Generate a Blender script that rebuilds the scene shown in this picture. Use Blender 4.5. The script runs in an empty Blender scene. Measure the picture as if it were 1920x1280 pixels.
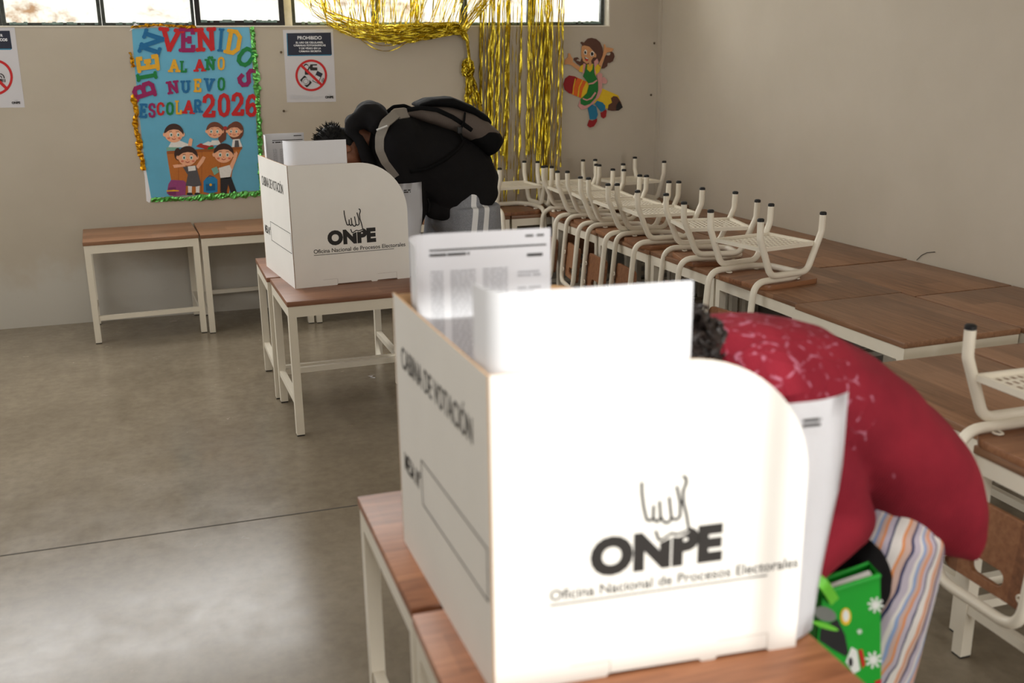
import bpy, bmesh, math, random
from mathutils import Vector, Matrix, Quaternion, noise
R = math.radians
rnd = random.Random(7)
sc = bpy.context.scene
COL = sc.collection

# ------------------------------------------------------------------ camera, world, light, exposure
FPX, PITCH, YAW, ROLL, EYE = 1880.24, .2710, .3114, -.0122, 1.6569
_cy, _sy = math.cos(YAW), math.sin(YAW)
_f0, _r0, _u0 = Vector((_sy, _cy, 0)), Vector((_cy, -_sy, 0)), Vector((0, 0, 1))
FW = _f0*math.cos(PITCH) - _u0*math.sin(PITCH)
_u1 = _u0*math.cos(PITCH) + _f0*math.sin(PITCH)
RT = _r0*math.cos(ROLL) + _u1*math.sin(ROLL)
UP = -_r0*math.sin(ROLL) + _u1*math.cos(ROLL)
EYEP = Vector((0, 0, EYE))
cam = bpy.data.cameras.new('camera')
cam.sensor_width = 36
cam.lens = FPX/1920*36
cam.clip_start = .05
cam.dof.use_dof = True
cam.dof.focus_distance = 5.0
cam.dof.aperture_fstop = 2.7
camo = bpy.data.objects.new('camera', cam)
COL.objects.link(camo)
M = Matrix((RT, UP, -FW)).transposed().to_4x4()
M.translation = EYEP
camo.matrix_world = M
sc.camera = camo

sc.view_settings.view_transform = 'Standard'
sc.view_settings.look = 'None'
sc.view_settings.exposure = 0.12
sc.view_settings.gamma = 1
sc.view_settings.use_curve_mapping = False

wd = bpy.data.worlds.new('sky')
sc.world = wd
wd.use_nodes = True
_bg = wd.node_tree.nodes['Background']
_bg.inputs[0].default_value = (.80, .88, 1.0, 1)
_bg.inputs[1].default_value = 1.2

SUN_DIR = Vector((.03, 1, -.313)).normalized()
sun = bpy.data.lights.new('sun', 'SUN')
sun.energy = 2.6
sun.angle = R(.8)
sun.color = (1, .98, .94)
suno = bpy.data.objects.new('sun', sun)
COL.objects.link(suno)
suno.rotation_euler = SUN_DIR.to_track_quat('-Z', 'Y').to_euler()
suno.location = (-1, -5, 4)

def area_light(loc, direction, sx, sy, power, col):
    l = bpy.data.lights.new('window_daylight', 'AREA')
    l.shape = 'RECTANGLE'; l.size = sx; l.size_y = sy; l.energy = power; l.color = col
    o = bpy.data.objects.new('window_daylight', l)
    COL.objects.link(o)
    o.location = loc
    d = Vector(direction)
    o.rotation_euler = d.to_track_quat('-Z', 'Y').to_euler()
    return o
area_light((-2.93, 4.6, 1.75), (1, 0, -.10), 3.4, 1.4, 34, (1, .985, .955))
area_light((2.05, -2.5, 1.25), (-.15, 1, 0), 1.5, 1.9, 78, (1, .985, .96))  # fill light in a rear doorway invented for it, brightening the front faces
area_light((.35, .9, 2.94), (0, 0, -1), 1.15, .28, 26, (1, .985, .96))      # unseen ceiling lamp, added to brighten the near desks and floor
area_light((.55, 7.10, 2.32), (.12, -1, -.12), 5.0, .62, 98, (1, .99, .97))

# ------------------------------------------------------------------ helpers
def ray(px, py): return FW + RT*((px-960)/FPX) + UP*((640-py)/FPX)
def onz(px, py, z):
    r = ray(px, py); return EYEP + r*((z-EYE)/r.z)
def ony(px, py, y):
    r = ray(px, py); return EYEP + r*(y/r.y)
def onx(px, py, x):
    r = ray(px, py); return EYEP + r*(x/r.x)
def lin(c):
    return tuple(((v/12.92) if v <= .04045 else ((v+.055)/1.055)**2.4) for v in (x/255 for x in c))

def smooth(me, angle=40):
    for p in me.polygons: p.use_smooth = True
    bm = bmesh.new(); bm.from_mesh(me)
    for e in bm.edges:
        if len(e.link_faces) == 2 and e.calc_face_angle(0) > R(angle): e.smooth = False
    bm.to_mesh(me); bm.free()

def link(name, me, parent=None, kind=None, label=None):
    o = bpy.data.objects.new(name, me)
    COL.objects.link(o)
    if parent is not None: o.parent = parent
    if kind: o['kind'] = kind
    if label: o['label'] = label
    return o
def obj(name, bm, mats, parent=None, kind=None, label=None, sm=40, recalc=True):
    if recalc: bmesh.ops.recalc_face_normals(bm, faces=bm.faces)
    me = bpy.data.meshes.new(name)
    bm.to_mesh(me); bm.free()
    for m in (mats if isinstance(mats, (list, tuple)) else [mats]): me.materials.append(m)
    if sm: smooth(me, sm)
    return link(name, me, parent, kind, label)
def tag(o, label, cat, group=None, kind=None):
    o['label'] = label; o['category'] = cat
    if group: o['group'] = group
    if kind: o['kind'] = kind
    return o
def thing(name, label, cat, loc=(0, 0, 0), rz=0, group=None):
    o = bpy.data.objects.new(name, None)
    COL.objects.link(o)
    o.location = loc; o.rotation_euler = (0, 0, rz); o.empty_display_size = .1
    return tag(o, label, cat, group)
def dup(root, loc, rz, label, group=None):
    r = root.copy(); COL.objects.link(r)
    r.location = loc; r.rotation_euler = (0, 0, rz); r['label'] = label
    if group: r['group'] = group
    for ch in list(root.children):
        c = ch.copy(); COL.objects.link(c); c.parent = r
        for g in list(ch.children):
            d = g.copy(); COL.objects.link(d); d.parent = c
    return r
def struct(name, bm, m, parent=None, sm=0):
    return obj(name, bm, m, parent, kind='structure', sm=sm)

def box(bm, a, b, mi=0, bev=0.0, mat=None):
    x0, y0, z0 = a; x1, y1, z1 = b
    vs = [bm.verts.new(p) for p in ((x0,y0,z0),(x1,y0,z0),(x1,y1,z0),(x0,y1,z0),(x0,y0,z1),(x1,y0,z1),(x1,y1,z1),(x0,y1,z1))]
    fs = [bm.faces.new([vs[i] for i in f]) for f in ((3,2,1,0),(4,5,6,7),(0,1,5,4),(1,2,6,5),(2,3,7,6),(3,0,4,7))]
    for f in fs: f.material_index = mi
    if bev:
        es = list({e for f in fs for e in f.edges})
        r = bmesh.ops.bevel(bm, geom=es, offset=bev, segments=2, profile=.5, affect='EDGES')
        for f in r['faces']: f.material_index = mi
        if mat is not None: raise ValueError
    elif mat is not None:
        for v in vs: v.co = mat @ v.co
    return vs
def poly(bm, pts, depth_vec, mi=0, back=True):
    """closed outline pts extruded by depth_vec"""
    a = [bm.verts.new(p) for p in pts]
    d = Vector(depth_vec)
    b = [bm.verts.new(Vector(p)+d) for p in pts]
    n = len(a)
    try:
        f1 = bm.faces.new(a); f2 = bm.faces.new(b[::-1])
        f1.material_index = f2.material_index = mi
    except ValueError: pass
    for i in range(n):
        f = bm.faces.new((a[i], b[i], b[(i+1) % n], a[(i+1) % n])); f.material_index = mi
def fillet(pts, rad, seg=6, closed=False):
    P = [Vector(p) for p in pts]; out = []
    n = len(P)
    for i in range(n):
        if not closed and i in (0, n-1): out.append(P[i]); continue
        p, a, b = P[i], P[i-1], P[(i+1) % n]
        r = rad[i] if isinstance(rad, (list, tuple)) else rad
        d1, d2 = (a-p), (b-p)
        l1, l2 = d1.length, d2.length
        d1.normalize(); d2.normalize()
        ang = d1.angle(d2)
        if r <= 0 or ang > R(178): out.append(p); continue
        t = min(r/math.tan(ang/2), l1*.49, l2*.49)
        for k in range(seg+1):
            s = k/seg
            q = p + d1*t*(1-s)**2 + d2*t*s**2
            out.append(q)
    return out
def tube(bm, pts, r, n=10, closed=False, mi=0, caps=True, flat=None):
    P = [Vector(p) for p in pts]
    m = len(P)
    rr = r if isinstance(r, (list, tuple)) else [r]*m
    T = []
    for i in range(m):
        if closed: t = P[(i+1) % m]-P[i-1]
        elif i == 0: t = P[1]-P[0]
        elif i == m-1: t = P[-1]-P[-2]
        else: t = (P[i+1]-P[i]).normalized()+(P[i]-P[i-1]).normalized()
        T.append(t.normalized() if t.length > 1e-9 else Vector((0, 0, 1)))
    ref = Vector((0, 0, 1)) if abs(T[0].z) < .9 else Vector((1, 0, 0))
    N = (ref - T[0]*ref.dot(T[0])).normalized()
    rings = []
    for i in range(m):
        if i: 
            N = N - T[i]*N.dot(T[i])
            N = N.normalized() if N.length > 1e-6 else T[i].orthogonal().normalized()
        B = T[i].cross(N)
        ring = []
        for k in range(n):
            a = 2*math.pi*k/n
            ca, sa = math.cos(a), math.sin(a)
            if flat: sa *= flat
            ring.append(bm.verts.new(P[i]+(N*ca+B*sa)*rr[i]))
        rings.append(ring)
    mm = m if closed else m-1
    for i in range(mm):
        A, Bq = rings[i], rings[(i+1) % m]
        off = 0
        if closed and i == m-1:
            best = 1e9
            for o in range(n):
                d = (A[0].co-Bq[o].co).length
                if d < best: best, off = d, o
        for k in range(n):
            f = bm.faces.new((A[k], A[(k+1) % n], Bq[(k+1+off) % n], Bq[(k+off) % n])); f.material_index = mi
    if caps and not closed:
        f = bm.faces.new(rings[0][::-1]); f.material_index = mi
        f = bm.faces.new(rings[-1]); f.material_index = mi
    return rings
def ball(bm, c, r, seg=16, mat=None, mi=0):
    rx, ry, rz = r if isinstance(r, (list, tuple)) else (r, r, r)
    m = Matrix.Translation(Vector(c)) @ (mat.to_4x4() if mat else Matrix.Identity(4)) @ Matrix.Diagonal((rx, ry, rz, 1))
    g = bmesh.ops.create_uvsphere(bm, u_segments=seg, v_segments=seg//2+2, radius=1, matrix=m)
    for v in g['verts']:
        for f in v.link_faces: f.material_index = mi
def capsule(bm, pts, rad, n=14):
    P = [Vector(p) for p in pts]
    for i, p in enumerate(P): ball(bm, p, rad[i], n)
    for i in range(len(P)-1): tube(bm, [P[i], P[i+1]], [rad[i], rad[i+1]], n)
def loft(bm, secs, n=28, power=2.3, mi=0):
    """secs: (top, bottom, half width, y shift) -> closed skin, sections lie across the y axis"""
    rings = []
    for s in secs:
        t, b, hw = Vector(s[0]), Vector(s[1]), s[2]
        c = (t+b)/2; a = (t-b)/2
        ring = []
        for k in range(n):
            th = 2*math.pi*k/n
            ct, st = math.cos(th), math.sin(th)
            ct = math.copysign(abs(ct)**(2/power), ct); st = math.copysign(abs(st)**(2/power), st)
            ring.append(bm.verts.new(c+a*ct+Vector((0, hw*st, 0))))
        rings.append(ring)
    for A, B in zip(rings, rings[1:]):
        for k in range(n):
            f = bm.faces.new((A[k], A[(k+1) % n], B[(k+1) % n], B[k])); f.material_index = mi
    bm.faces.new(rings[0][::-1]).material_index = mi
    bm.faces.new(rings[-1]).material_index = mi
def fuse(name, bm, m, parent, voxel=.009, smooth_it=6, disp=None, label=None, kind=None, smf=.5):
    """union of overlapping closed shapes into one continuous skin"""
    bmesh.ops.recalc_face_normals(bm, faces=bm.faces)
    me = bpy.data.meshes.new(name+'_raw'); bm.to_mesh(me); bm.free()
    o = bpy.data.objects.new(name+'_raw', me); COL.objects.link(o)
    md = o.modifiers.new('r', 'REMESH'); md.mode = 'VOXEL'; md.voxel_size = voxel
    if smooth_it:
        ms = o.modifiers.new('s', 'SMOOTH'); ms.iterations = smooth_it; ms.factor = smf
    dg = bpy.context.evaluated_depsgraph_get(); dg.update()
    out = bpy.data.meshes.new_from_object(o.evaluated_get(dg))
    bpy.data.objects.remove(o); bpy.data.meshes.remove(me)
    out.name = name
    if disp:
        nn = [v.normal.copy() for v in out.vertices]
        for v, nv in zip(out.vertices, nn): v.co += nv*disp(v.co)
    out.materials.clear()
    out.materials.append(m)
    for p in out.polygons: p.use_smooth = True
    return link(name, out, parent, kind, label)
def curve2d(splines, depth, bevel=0.0):
    """flat outline with holes -> mesh (xy plane, extruded along z by depth)"""
    cu = bpy.data.curves.new('c', 'CURVE'); cu.dimensions = '2D'; cu.fill_mode = 'BOTH'
    cu.extrude = depth/2; cu.bevel_depth = bevel; cu.bevel_resolution = 1
    for pts in splines:
        s = cu.splines.new('POLY'); s.points.add(len(pts)-1); s.use_cyclic_u = True
        for q, p in zip(s.points, pts): q.co = (p[0], p[1], 0, 1)
    return curve_mesh(cu)
def curve_mesh(cu):
    o = bpy.data.objects.new('c', cu); COL.objects.link(o)
    dg = bpy.context.evaluated_depsgraph_get(); dg.update()
    me = bpy.data.meshes.new_from_object(o.evaluated_get(dg))
    bpy.data.objects.remove(o); bpy.data.curves.remove(cu)
    return me
def text_mesh(s, size, bold=0.0, align='CENTER', sx=1.0, depth=.0003, spacing=1.0, shear=0.0):
    cu = bpy.data.curves.new('t', 'FONT'); cu.body = s; cu.size = size; cu.align_x = align; cu.align_y = 'CENTER'
    cu.extrude = depth; cu.offset = bold; cu.space_character = spacing; cu.resolution_u = 4; cu.shear = shear
    me = curve_mesh(cu)
    for v in me.vertices: v.co.x *= sx
    return me
def put_mesh(name, me, m, basis, parent, label=None):
    """basis: Matrix mapping local xy(z out) to the surface"""
    me.transform(basis); me.materials.clear(); me.materials.append(m)
    for p in me.polygons: p.material_index = 0
    me.update()
    return link(name, me, parent, None, label)
def basis(origin, u, v):
    u = Vector(u).normalized(); v = Vector(v); v = (v-u*v.dot(u)).normalized(); w = u.cross(v)
    m = Matrix((u, v, w)).transposed().to_4x4(); m.translation = Vector(origin)
    return m
def rrect(x0, y0, x1, y1, r, seg=5):
    out = []
    for cx, cy, a0 in ((x1-r, y0+r, -90), (x1-r, y1-r, 0), (x0+r, y1-r, 90), (x0+r, y0+r, 180)):
        for k in range(seg+1):
            a = R(a0+90*k/seg); out.append((cx+r*math.cos(a), cy+r*math.sin(a)))
    return out
def ell(cx, cy, rx, ry=None, n=24, rot=0, a0=0, a1=360):
    ry = rx if ry is None else ry
    out = []
    full = abs(a1-a0) >= 360
    for k in range(n if full else n+1):
        a = R(a0+(a1-a0)*k/n)
        x, y = rx*math.cos(a), ry*math.sin(a)
        c, s = math.cos(R(rot)), math.sin(R(rot))
        out.append((cx+x*c-y*s, cy+x*s+y*c))
    return out

# ------------------------------------------------------------------ materials
class NT:
    def __init__(s, name):
        s.m = bpy.data.materials.new(name); s.m.use_nodes = True
        s.t = s.m.node_tree; s.b = s.t.nodes['Principled BSDF']
        s.co = s.t.nodes.new('ShaderNodeTexCoord')
    def n(s, typ, **kw):
        x = s.t.nodes.new(typ)
        for k, v in kw.items(): setattr(x, k, v)
        return x
    def l(s, a, b): s.t.links.new(a, b)
    def mapping(s, scale=(1, 1, 1), rot=(0, 0, 0), src='Object', rand=False):
        mp = s.n('ShaderNodeMapping'); mp.inputs['Scale'].default_value = scale; mp.inputs['Rotation'].default_value = rot
        if rand:
            oi = s.n('ShaderNodeObjectInfo'); mu = s.n('ShaderNodeVectorMath', operation='SCALE')
            cb = s.n('ShaderNodeCombineXYZ'); s.l(oi.outputs['Random'], cb.inputs[0]); s.l(oi.outputs['Random'], cb.inputs[1]); s.l(oi.outputs['Random'], cb.inputs[2])
            s.l(cb.outputs[0], mu.inputs[0]); mu.inputs['Scale'].default_value = 37.3
            ad = s.n('ShaderNodeVectorMath', operation='ADD'); s.l(s.co.outputs[src], ad.inputs[0]); s.l(mu.outputs[0], ad.inputs[1])
            s.l(ad.outputs[0], mp.inputs[0])
        else: s.l(s.co.outputs[src], mp.inputs[0])
        return mp.outputs[0]
    def noise(s, vec, scale, detail=4, rough=.55, dist=0):
        x = s.n('ShaderNodeTexNoise'); s.l(vec, x.inputs['Vector'])
        x.inputs['Scale'].default_value = scale; x.inputs['Detail'].default_value = detail; x.inputs['Roughness'].default_value = rough
        x.inputs['Distortion'].default_value = dist
        return x.outputs['Fac']
    def ramp(s, fac, stops, interp='LINEAR'):
        x = s.n('ShaderNodeValToRGB'); s.l(fac, x.inputs[0]); cr = x.color_ramp; cr.interpolation = interp
        while len(cr.elements) < len(stops): cr.elements.new(.5)
        for e, (p, c) in zip(cr.elements, stops): e.position = p; e.color = (*c, 1) if len(c) == 3 else c
        return x.outputs[0]
    def mix(s, fac, a, b, blend='MIX'):
        x = s.n('ShaderNodeMix', data_type='RGBA', blend_type=blend)
        for sock, v in ((x.inputs[0], fac), (x.inputs[6], a), (x.inputs[7], b)):
            if hasattr(v, 'links') or hasattr(v, 'is_linked'): s.l(v, sock)
            elif isinstance(v, (int, float)): sock.default_value = v
            else: sock.default_value = (*v, 1)
        return x.outputs[2]
    def math(s, op, a, b=None):
        x = s.n('ShaderNodeMath', operation=op)
        for i, v in enumerate((a, b)):
            if v is None: continue
            if isinstance(v, (int, float)): x.inputs[i].default_value = v
            else: s.l(v, x.inputs[i])
        return x.outputs[0]
    def bump(s, h, strength=.2, dist=.005):
        x = s.n('ShaderNodeBump'); s.l(h, x.inputs['Height']); x.inputs['Strength'].default_value = strength; x.inputs['Distance'].default_value = dist
        s.l(x.outputs[0], s.b.inputs['Normal'])
    def color(s, c):
        if isinstance(c, (tuple, list)): s.b.inputs['Base Color'].default_value = (*c, 1)
        else: s.l(c, s.b.inputs['Base Color'])
    def set(s, rough=None, metal=None, spec=None):
        if rough is not None:
            if isinstance(rough, (int, float)): s.b.inputs['Roughness'].default_value = rough
            else: s.l(rough, s.b.inputs['Roughness'])
        if metal is not None: s.b.inputs['Metallic'].default_value = metal
        if spec is not None: s.b.inputs['Specular IOR Level'].default_value = spec
        return s.m
MATS = {}
def plain(name, rgb, rough=.6, metal=0, var=.06, scale=40, bump=0, spec=.4):
    if name in MATS: return MATS[name]
    k = NT(name); c = lin(rgb)
    v = k.mapping()
    f = k.noise(v, scale)
    k.color(k.ramp(f, [(.3, tuple(x*(1-var) for x in c)), (.7, tuple(min(1, x*(1+var)) for x in c))]))
    if bump: k.bump(f, bump, .002)
    MATS[name] = k.set(rough, metal, spec)
    return MATS[name]

def wood_mat(name, dark, mid, light, planks=7.5, axis=0, rough=.42):
    """glued boards running along one axis, each board with its own tone"""
    k = NT(name)
    v = k.mapping(rand=True)
    sep = k.n('ShaderNodeSeparateXYZ'); k.l(v, sep.inputs[0])
    across = sep.outputs[1-axis]
    fl = k.math('FLOOR', k.math('MULTIPLY', across, planks))
    # board ends broken up along the length, different per row
    along = k.math('ADD', k.math('MULTIPLY', sep.outputs[axis], 1.1), k.math('MULTIPLY', fl, .37))
    fl2 = k.math('FLOOR', along)
    cb = k.n('ShaderNodeCombineXYZ'); k.l(fl, cb.inputs[0]); k.l(fl2, cb.inputs[1])
    wn = k.n('ShaderNodeTexWhiteNoise'); k.l(cb.outputs[0], wn.inputs['Vector'])
    gs = (2.2, 26, 26) if axis == 0 else (26, 2.2, 26)
    g = k.noise(k.mapping(scale=gs, rand=True), 2.2, 8, .6, .6)
    tone = k.math('ADD', k.math('ADD', .13, k.math('MULTIPLY', wn.outputs['Value'], .40)), k.math('MULTIPLY', k.math('SUBTRACT', g, .5), 1.1))
    c = k.ramp(tone, [(0, dark), (.35, mid), (.75, light)])
    k.color(c)
    k.bump(g, .08, .002)
    return k.set(rough, 0, .45)

WOOD = wood_mat('desk_wood', lin((108, 76, 53)), lin((137, 99, 72)), lin((162, 121, 91)))
WOODL = wood_mat('light_reddish_desk_wood', lin((126, 80, 55)), lin((164, 108, 75)), lin((194, 136, 97)))  # reddish wood with missing sunlight on the near desks put into its colour
WOODR = wood_mat('reddish_desk_wood', lin((110, 74, 54)), lin((138, 95, 71)), lin((162, 117, 90)))
CHWOOD = wood_mat('chair_wood', lin((110, 70, 46)), lin((140, 94, 63)), lin((162, 114, 80)), planks=11)
CREAM = plain('cream_enamel', (232, 224, 207), .36, 0, .02, 12, 0, .5)
RUBBER = plain('black_rubber', (26, 26, 27), .55)
def wall_mat():
    k = NT('wall_paint')
    ge = k.n('ShaderNodeNewGeometry')
    sep = k.n('ShaderNodeSeparateXYZ'); k.l(ge.outputs['Position'], sep.inputs[0])
    n1 = k.noise(ge.outputs['Position'], 1.3, 6, .6)
    base = k.ramp(n1, [(.3, lin((184, 174, 158))), (.7, lin((194, 184, 169)))])
    # patched, paler plaster towards the floor
    n2 = k.noise(ge.outputs['Position'], 3.2, 7, .62)
    low = k.ramp(k.math('ADD', sep.outputs[2], k.math('MULTIPLY', k.math('SUBTRACT', n2, .5), .9)), [(.28, (1, 1, 1)), (.52, (0, 0, 0))])
    c = k.mix(k.math('MULTIPLY', low, .7), base, lin((200, 197, 189)))
    n3 = k.noise(ge.outputs['Position'], 9, 8, .7)
    st = k.ramp(k.math('ADD', n3, k.math('MULTIPLY', sep.outputs[2], -.12)), [(.60, (0, 0, 0)), (.7, (1, 1, 1))])
    c = k.mix(k.math('MULTIPLY', st, .22), c, lin((150, 138, 120)))
    k.color(c); k.bump(k.noise(ge.outputs['Position'], 60, 4), .05, .003)
    return k.set(.75, 0, .25)
WALL = wall_mat()
REVEAL = plain('white_plaster', (232, 226, 212), .75)
def floor_mat():
    k = NT('polished_concrete')
    ge = k.n('ShaderNodeNewGeometry'); P = ge.outputs['Position']
    n1 = k.noise(P, .9, 8, .62, .4); n2 = k.noise(P, 4.5, 8, .65, .15); n3 = k.noise(P, 22, 6, .6)
    n4 = k.noise(k.mapping((1, .35, 1)), 9, 8, .7)
    f = k.math('ADD', k.math('MULTIPLY', n1, .5), k.math('ADD', k.math('MULTIPLY', n2, .25), k.math('MULTIPLY', n4, .25)))
    c = k.ramp(f, [(.30, lin((112, 102, 87))), (.5, lin((133, 122, 105))), (.70, lin((152, 141, 123)))])
    sp = k.ramp(n3, [(.40, (0, 0, 0)), (.85, (1, 1, 1))])
    c = k.mix(k.math('MULTIPLY', sp, .45), c, lin((96, 86, 72)))
    k.color(c)
    r = k.ramp(n2, [(.3, (.18,)*3), (.7, (.28,)*3)])
    k.bump(n1, .02, .01)
    return k.set(r, 0, .27)
FLOOR = floor_mat()
CEIL = plain('ceiling_paint', (224, 220, 210), .85, 0, .02, 3)
def board_mat(name, rgb):
    k = NT(name); k.color(k.ramp(k.noise(k.mapping(), 6, 3), [(.3, lin(rgb)), (.7, lin(tuple(min(255, c+4) for c in rgb)))]))
    return k.set(.62, 0, .3)
CARD = board_mat('white_cardboard', (240, 237, 231))
KRAFT = plain('kraft_cardboard', (206, 166, 122), .8, 0, .05, 30)
PAPER = plain('white_paper', (238, 239, 244), .6, 0, .01, 10)
INK = plain('black_ink', (38, 35, 33), .6)
GREYINK = plain('grey_ink', (196, 197, 202), .7)
def foil_mat(name, rgb, rough=.24):
    k = NT(name); c = lin(rgb)
    n = k.noise(k.mapping(src='Object'), 160, 3)
    k.color(k.ramp(n, [(.35, tuple(x*.7 for x in c)), (.7, c)]))
    k.bump(k.noise(k.mapping(), 240, 3), .35, .002)
    return k.set(rough, 1.0)
GOLD = foil_mat('gold_foil', (230, 205, 66), .27)
GOLD2 = foil_mat('amber_foil', (222, 160, 38), .3)
GREENF = foil_mat('green_foil', (120, 205, 110), .28)
SKIN = plain('skin', (128, 82, 58), .55, 0, .08, 60, .05)
SKINW = plain('skin_warm', (150, 100, 72), .55, 0, .08, 60, .05)
HAIR = plain('black_hair', (18, 16, 15), .85, 0, .2, 90)
HAIRB = plain('dark_brown_hair', (38, 30, 27), .45, 0, .3, 60)
def cloth(name, rgb, rough=.9, scale=350, var=.12, bump=.25, sheen=0):
    k = NT(name); c = lin(rgb)
    n1 = k.noise(k.mapping(), scale, 3); n2 = k.noise(k.mapping(), 7, 4)
    f = k.math('ADD', k.math('MULTIPLY', n1, .5), k.math('MULTIPLY', n2, .5))
    k.color(k.ramp(f, [(.3, tuple(x*(1-var) for x in c)), (.7, tuple(x*(1+var) for x in c))]))
    k.bump(n1, bump, .002)
    k.b.inputs['Sheen Weight'].default_value = sheen
    return k.set(rough, 0, .12)
BLACKCLOTH = cloth('black_fleece', (26, 25, 26))
GREYTRACK = cloth('grey_tracksuit', (140, 141, 146))
TAUPE = cloth('taupe_nylon', (98, 88, 82), .7)
BLACKNYL = cloth('black_nylon', (17, 17, 18), .9)
WHITEBAND = plain('white_band', (226, 226, 226), .7)
STRAPGREY = cloth('strap_grey', (140, 134, 126), .75)

# ------------------------------------------------------------------ the room
YB, ZS, ZW, CE = 7.14, 1.906, 2.72, 3.05
def xr(y): return 3.49 + .031*(7.14-y)          # the right wall runs slightly askew
bm = bmesh.new(); box(bm, (-3.2, -2.75, -.2), (4.2, 7.4, 0)); struct('floor', bm, FLOOR)
bm = bmesh.new(); box(bm, (-3.2, 3.614, -.004), (3.62, 3.622, .0006)); struct('trim_1', bm, plain('joint_filler', (74, 68, 60), .8))
bm = bmesh.new(); box(bm, (-3.2, -2.75, CE), (4.2, 7.4, CE+.15)); struct('ceiling', bm, CEIL)
bm = bmesh.new(); box(bm, (-.26, .74, 2.985), (.96, 1.06, CE+.01)); box(bm, (-.26, .74, 2.93), (.96, .752, 2.985)); box(bm, (-.26, 1.048, 2.93), (.96, 1.06, 2.985)); struct('ceiling_light_housing', bm, CEIL)  # unseen housing, made up around the added ceiling lamp
bm = bmesh.new()
box(bm, (-3.2, YB, 0), (4.2, YB+.16, ZS)); box(bm, (-3.2, YB, ZW), (4.2, YB+.16, CE))
box(bm, (3.083, YB, ZS), (4.2, YB+.16, ZW)); box(bm, (-3.2, YB, ZS), (-2.74, YB+.16, ZW))
struct('wall_back', bm, WALL)
bm = bmesh.new(); box(bm, (-2.74, YB-.004, ZS), (3.083, YB+.16, ZS+.008)); struct('trim_2', bm, REVEAL)
bm = bmesh.new(); box(bm, (3.074, YB+.001, ZS+.008), (3.083, YB+.16, ZW)); struct('trim_3', bm, REVEAL)
bm = bmesh.new()
poly(bm, [(xr(7.3), 7.3, 0), (xr(-2.6), -2.6, 0), (xr(-2.6)+.15, -2.6, 0), (xr(7.3)+.15, 7.3, 0)], (0, 0, CE))
struct('wall_right', bm, WALL)
bm = bmesh.new(); box(bm, (3.475, YB-.045, 0), (3.56, YB+.01, CE)); struct('trim_4', bm, WALL)
bm = bmesh.new()
box(bm, (-3.15, -2.6, 0), (-3.0, 7.2, 1.0)); box(bm, (-3.15, -2.6, 2.5), (-3.0, 7.2, CE))
for a, b in ((-2.6, 2.8), (4.55, 4.65), (6.4, 7.2)): box(bm, (-3.15, a, 1.0), (-3.0, b, 2.5))
struct('wall_left', bm, WALL)
bm = bmesh.new()
box(bm, (-3.2, -2.75, 0), (.262, -2.6, CE)); box(bm, (.93, -2.75, 2.25), (4.2, -2.6, CE)); box(bm, (.93, -2.75, 0), (1.25, -2.6, 2.25)); box(bm, (2.85, -2.75, 0), (4.2, -2.6, 2.25))
box(bm, (.262, -2.75, 0), (.93, -2.6, 1.905)); box(bm, (.262, -2.75, 2.66), (.93, -2.6, CE))
struct('wall_front', bm, WALL)
bm = bmesh.new(); box(bm, (1.0, -4.3, 0), (3.6, -4.15, 3.0)); struct('wall_corridor', bm, WALL)  # unseen wall added to keep the sun out of the rear doorway

STEEL = plain('weathered_window_steel', (62, 66, 62), .6, .1, .5, 30, .2)
DARKSTEEL = plain('dark_window_steel', (34, 31, 29), .55, .1, .35, 30, .2)
PUTTY = plain('teal_putty', (118, 138, 132), .8, 0, .35, 50, .2)
def glass_mat():
    k = NT('window_glass')
    t = k.n('ShaderNodeBsdfTransparent'); g = k.n('ShaderNodeBsdfGlossy'); g.inputs['Roughness'].default_value = .03
    t.inputs[0].default_value = (.96, .97, .96, 1)
    lw = k.n('ShaderNodeFresnel'); lw.inputs[0].default_value = 1.45
    mx = k.n('ShaderNodeMixShader'); k.l(lw.outputs[0], mx.inputs[0]); k.l(t.outputs[0], mx.inputs[1]); k.l(g.outputs[0], mx.inputs[2])
    k.l(mx.outputs[0], k.t.nodes['Material Output'].inputs[0])
    return k.m
GLASS = glass_mat()
wn = [0]
def window(x0, x1, z0, z1, y, m, bar=.022, sashy=0, along='x'):
    wn[0] += 1
    bm = bmesh.new(); b = bar
    def bx(a0, a1, c0, c1, d0=-.018, d1=.018):
        if along == 'x': box(bm, (a0, y+d0-sashy, c0), (a1, y+d1-sashy, c1))
        else: box(bm, (y+d0, a0, c0), (y+d1, a1, c1))
    bx(x0, x0+b, z0, z1); bx(x1-b, x1, z0, z1); bx(x0+b, x1-b, z0, z0+b); bx(x0+b, x1-b, z1-b, z1)
    fr = struct('window_%d' % wn[0], bm, m)
    bm = bmesh.new()
    bx(x0+b, x1-b, z0+b, z1-b, -.002, .002)
    struct('pane', bm, GLASS, fr)
    if along == 'x':                                   # crumbling putty along the lower bead
        bm = bmesh.new(); n = 26
        for i in range(n):
            if rnd.random() < .25: continue
            xa = x0+b+(x1-x0-2*b)*i/n
            box(bm, (xa, y-.024-sashy, z0+b-.012), (xa+(x1-x0-2*b)/n, y-.016-sashy, z0+b+rnd.uniform(-.004, .006)))
        struct('putty', bm, PUTTY, fr)
for x0, x1, m, b, sy in ((-2.15, -1.58, STEEL, .02, 0), (-1.575, -.995, STEEL, .02, 0), (-.99, -.412, STEEL, .02, 0), (-.408, .16, STEEL, .02, 0),
                         (.165, .735, DARKSTEEL, .032, .05), (.79, 1.355, STEEL, .022, 0), (1.36, 1.99, STEEL, .022, 0), (1.995, 2.49, STEEL, .022, 0), (2.495, 3.066, STEEL, .026, 0)):
    window(x0, x1, ZS+.008, ZW, YB+.085, m, b, sy)
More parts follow.
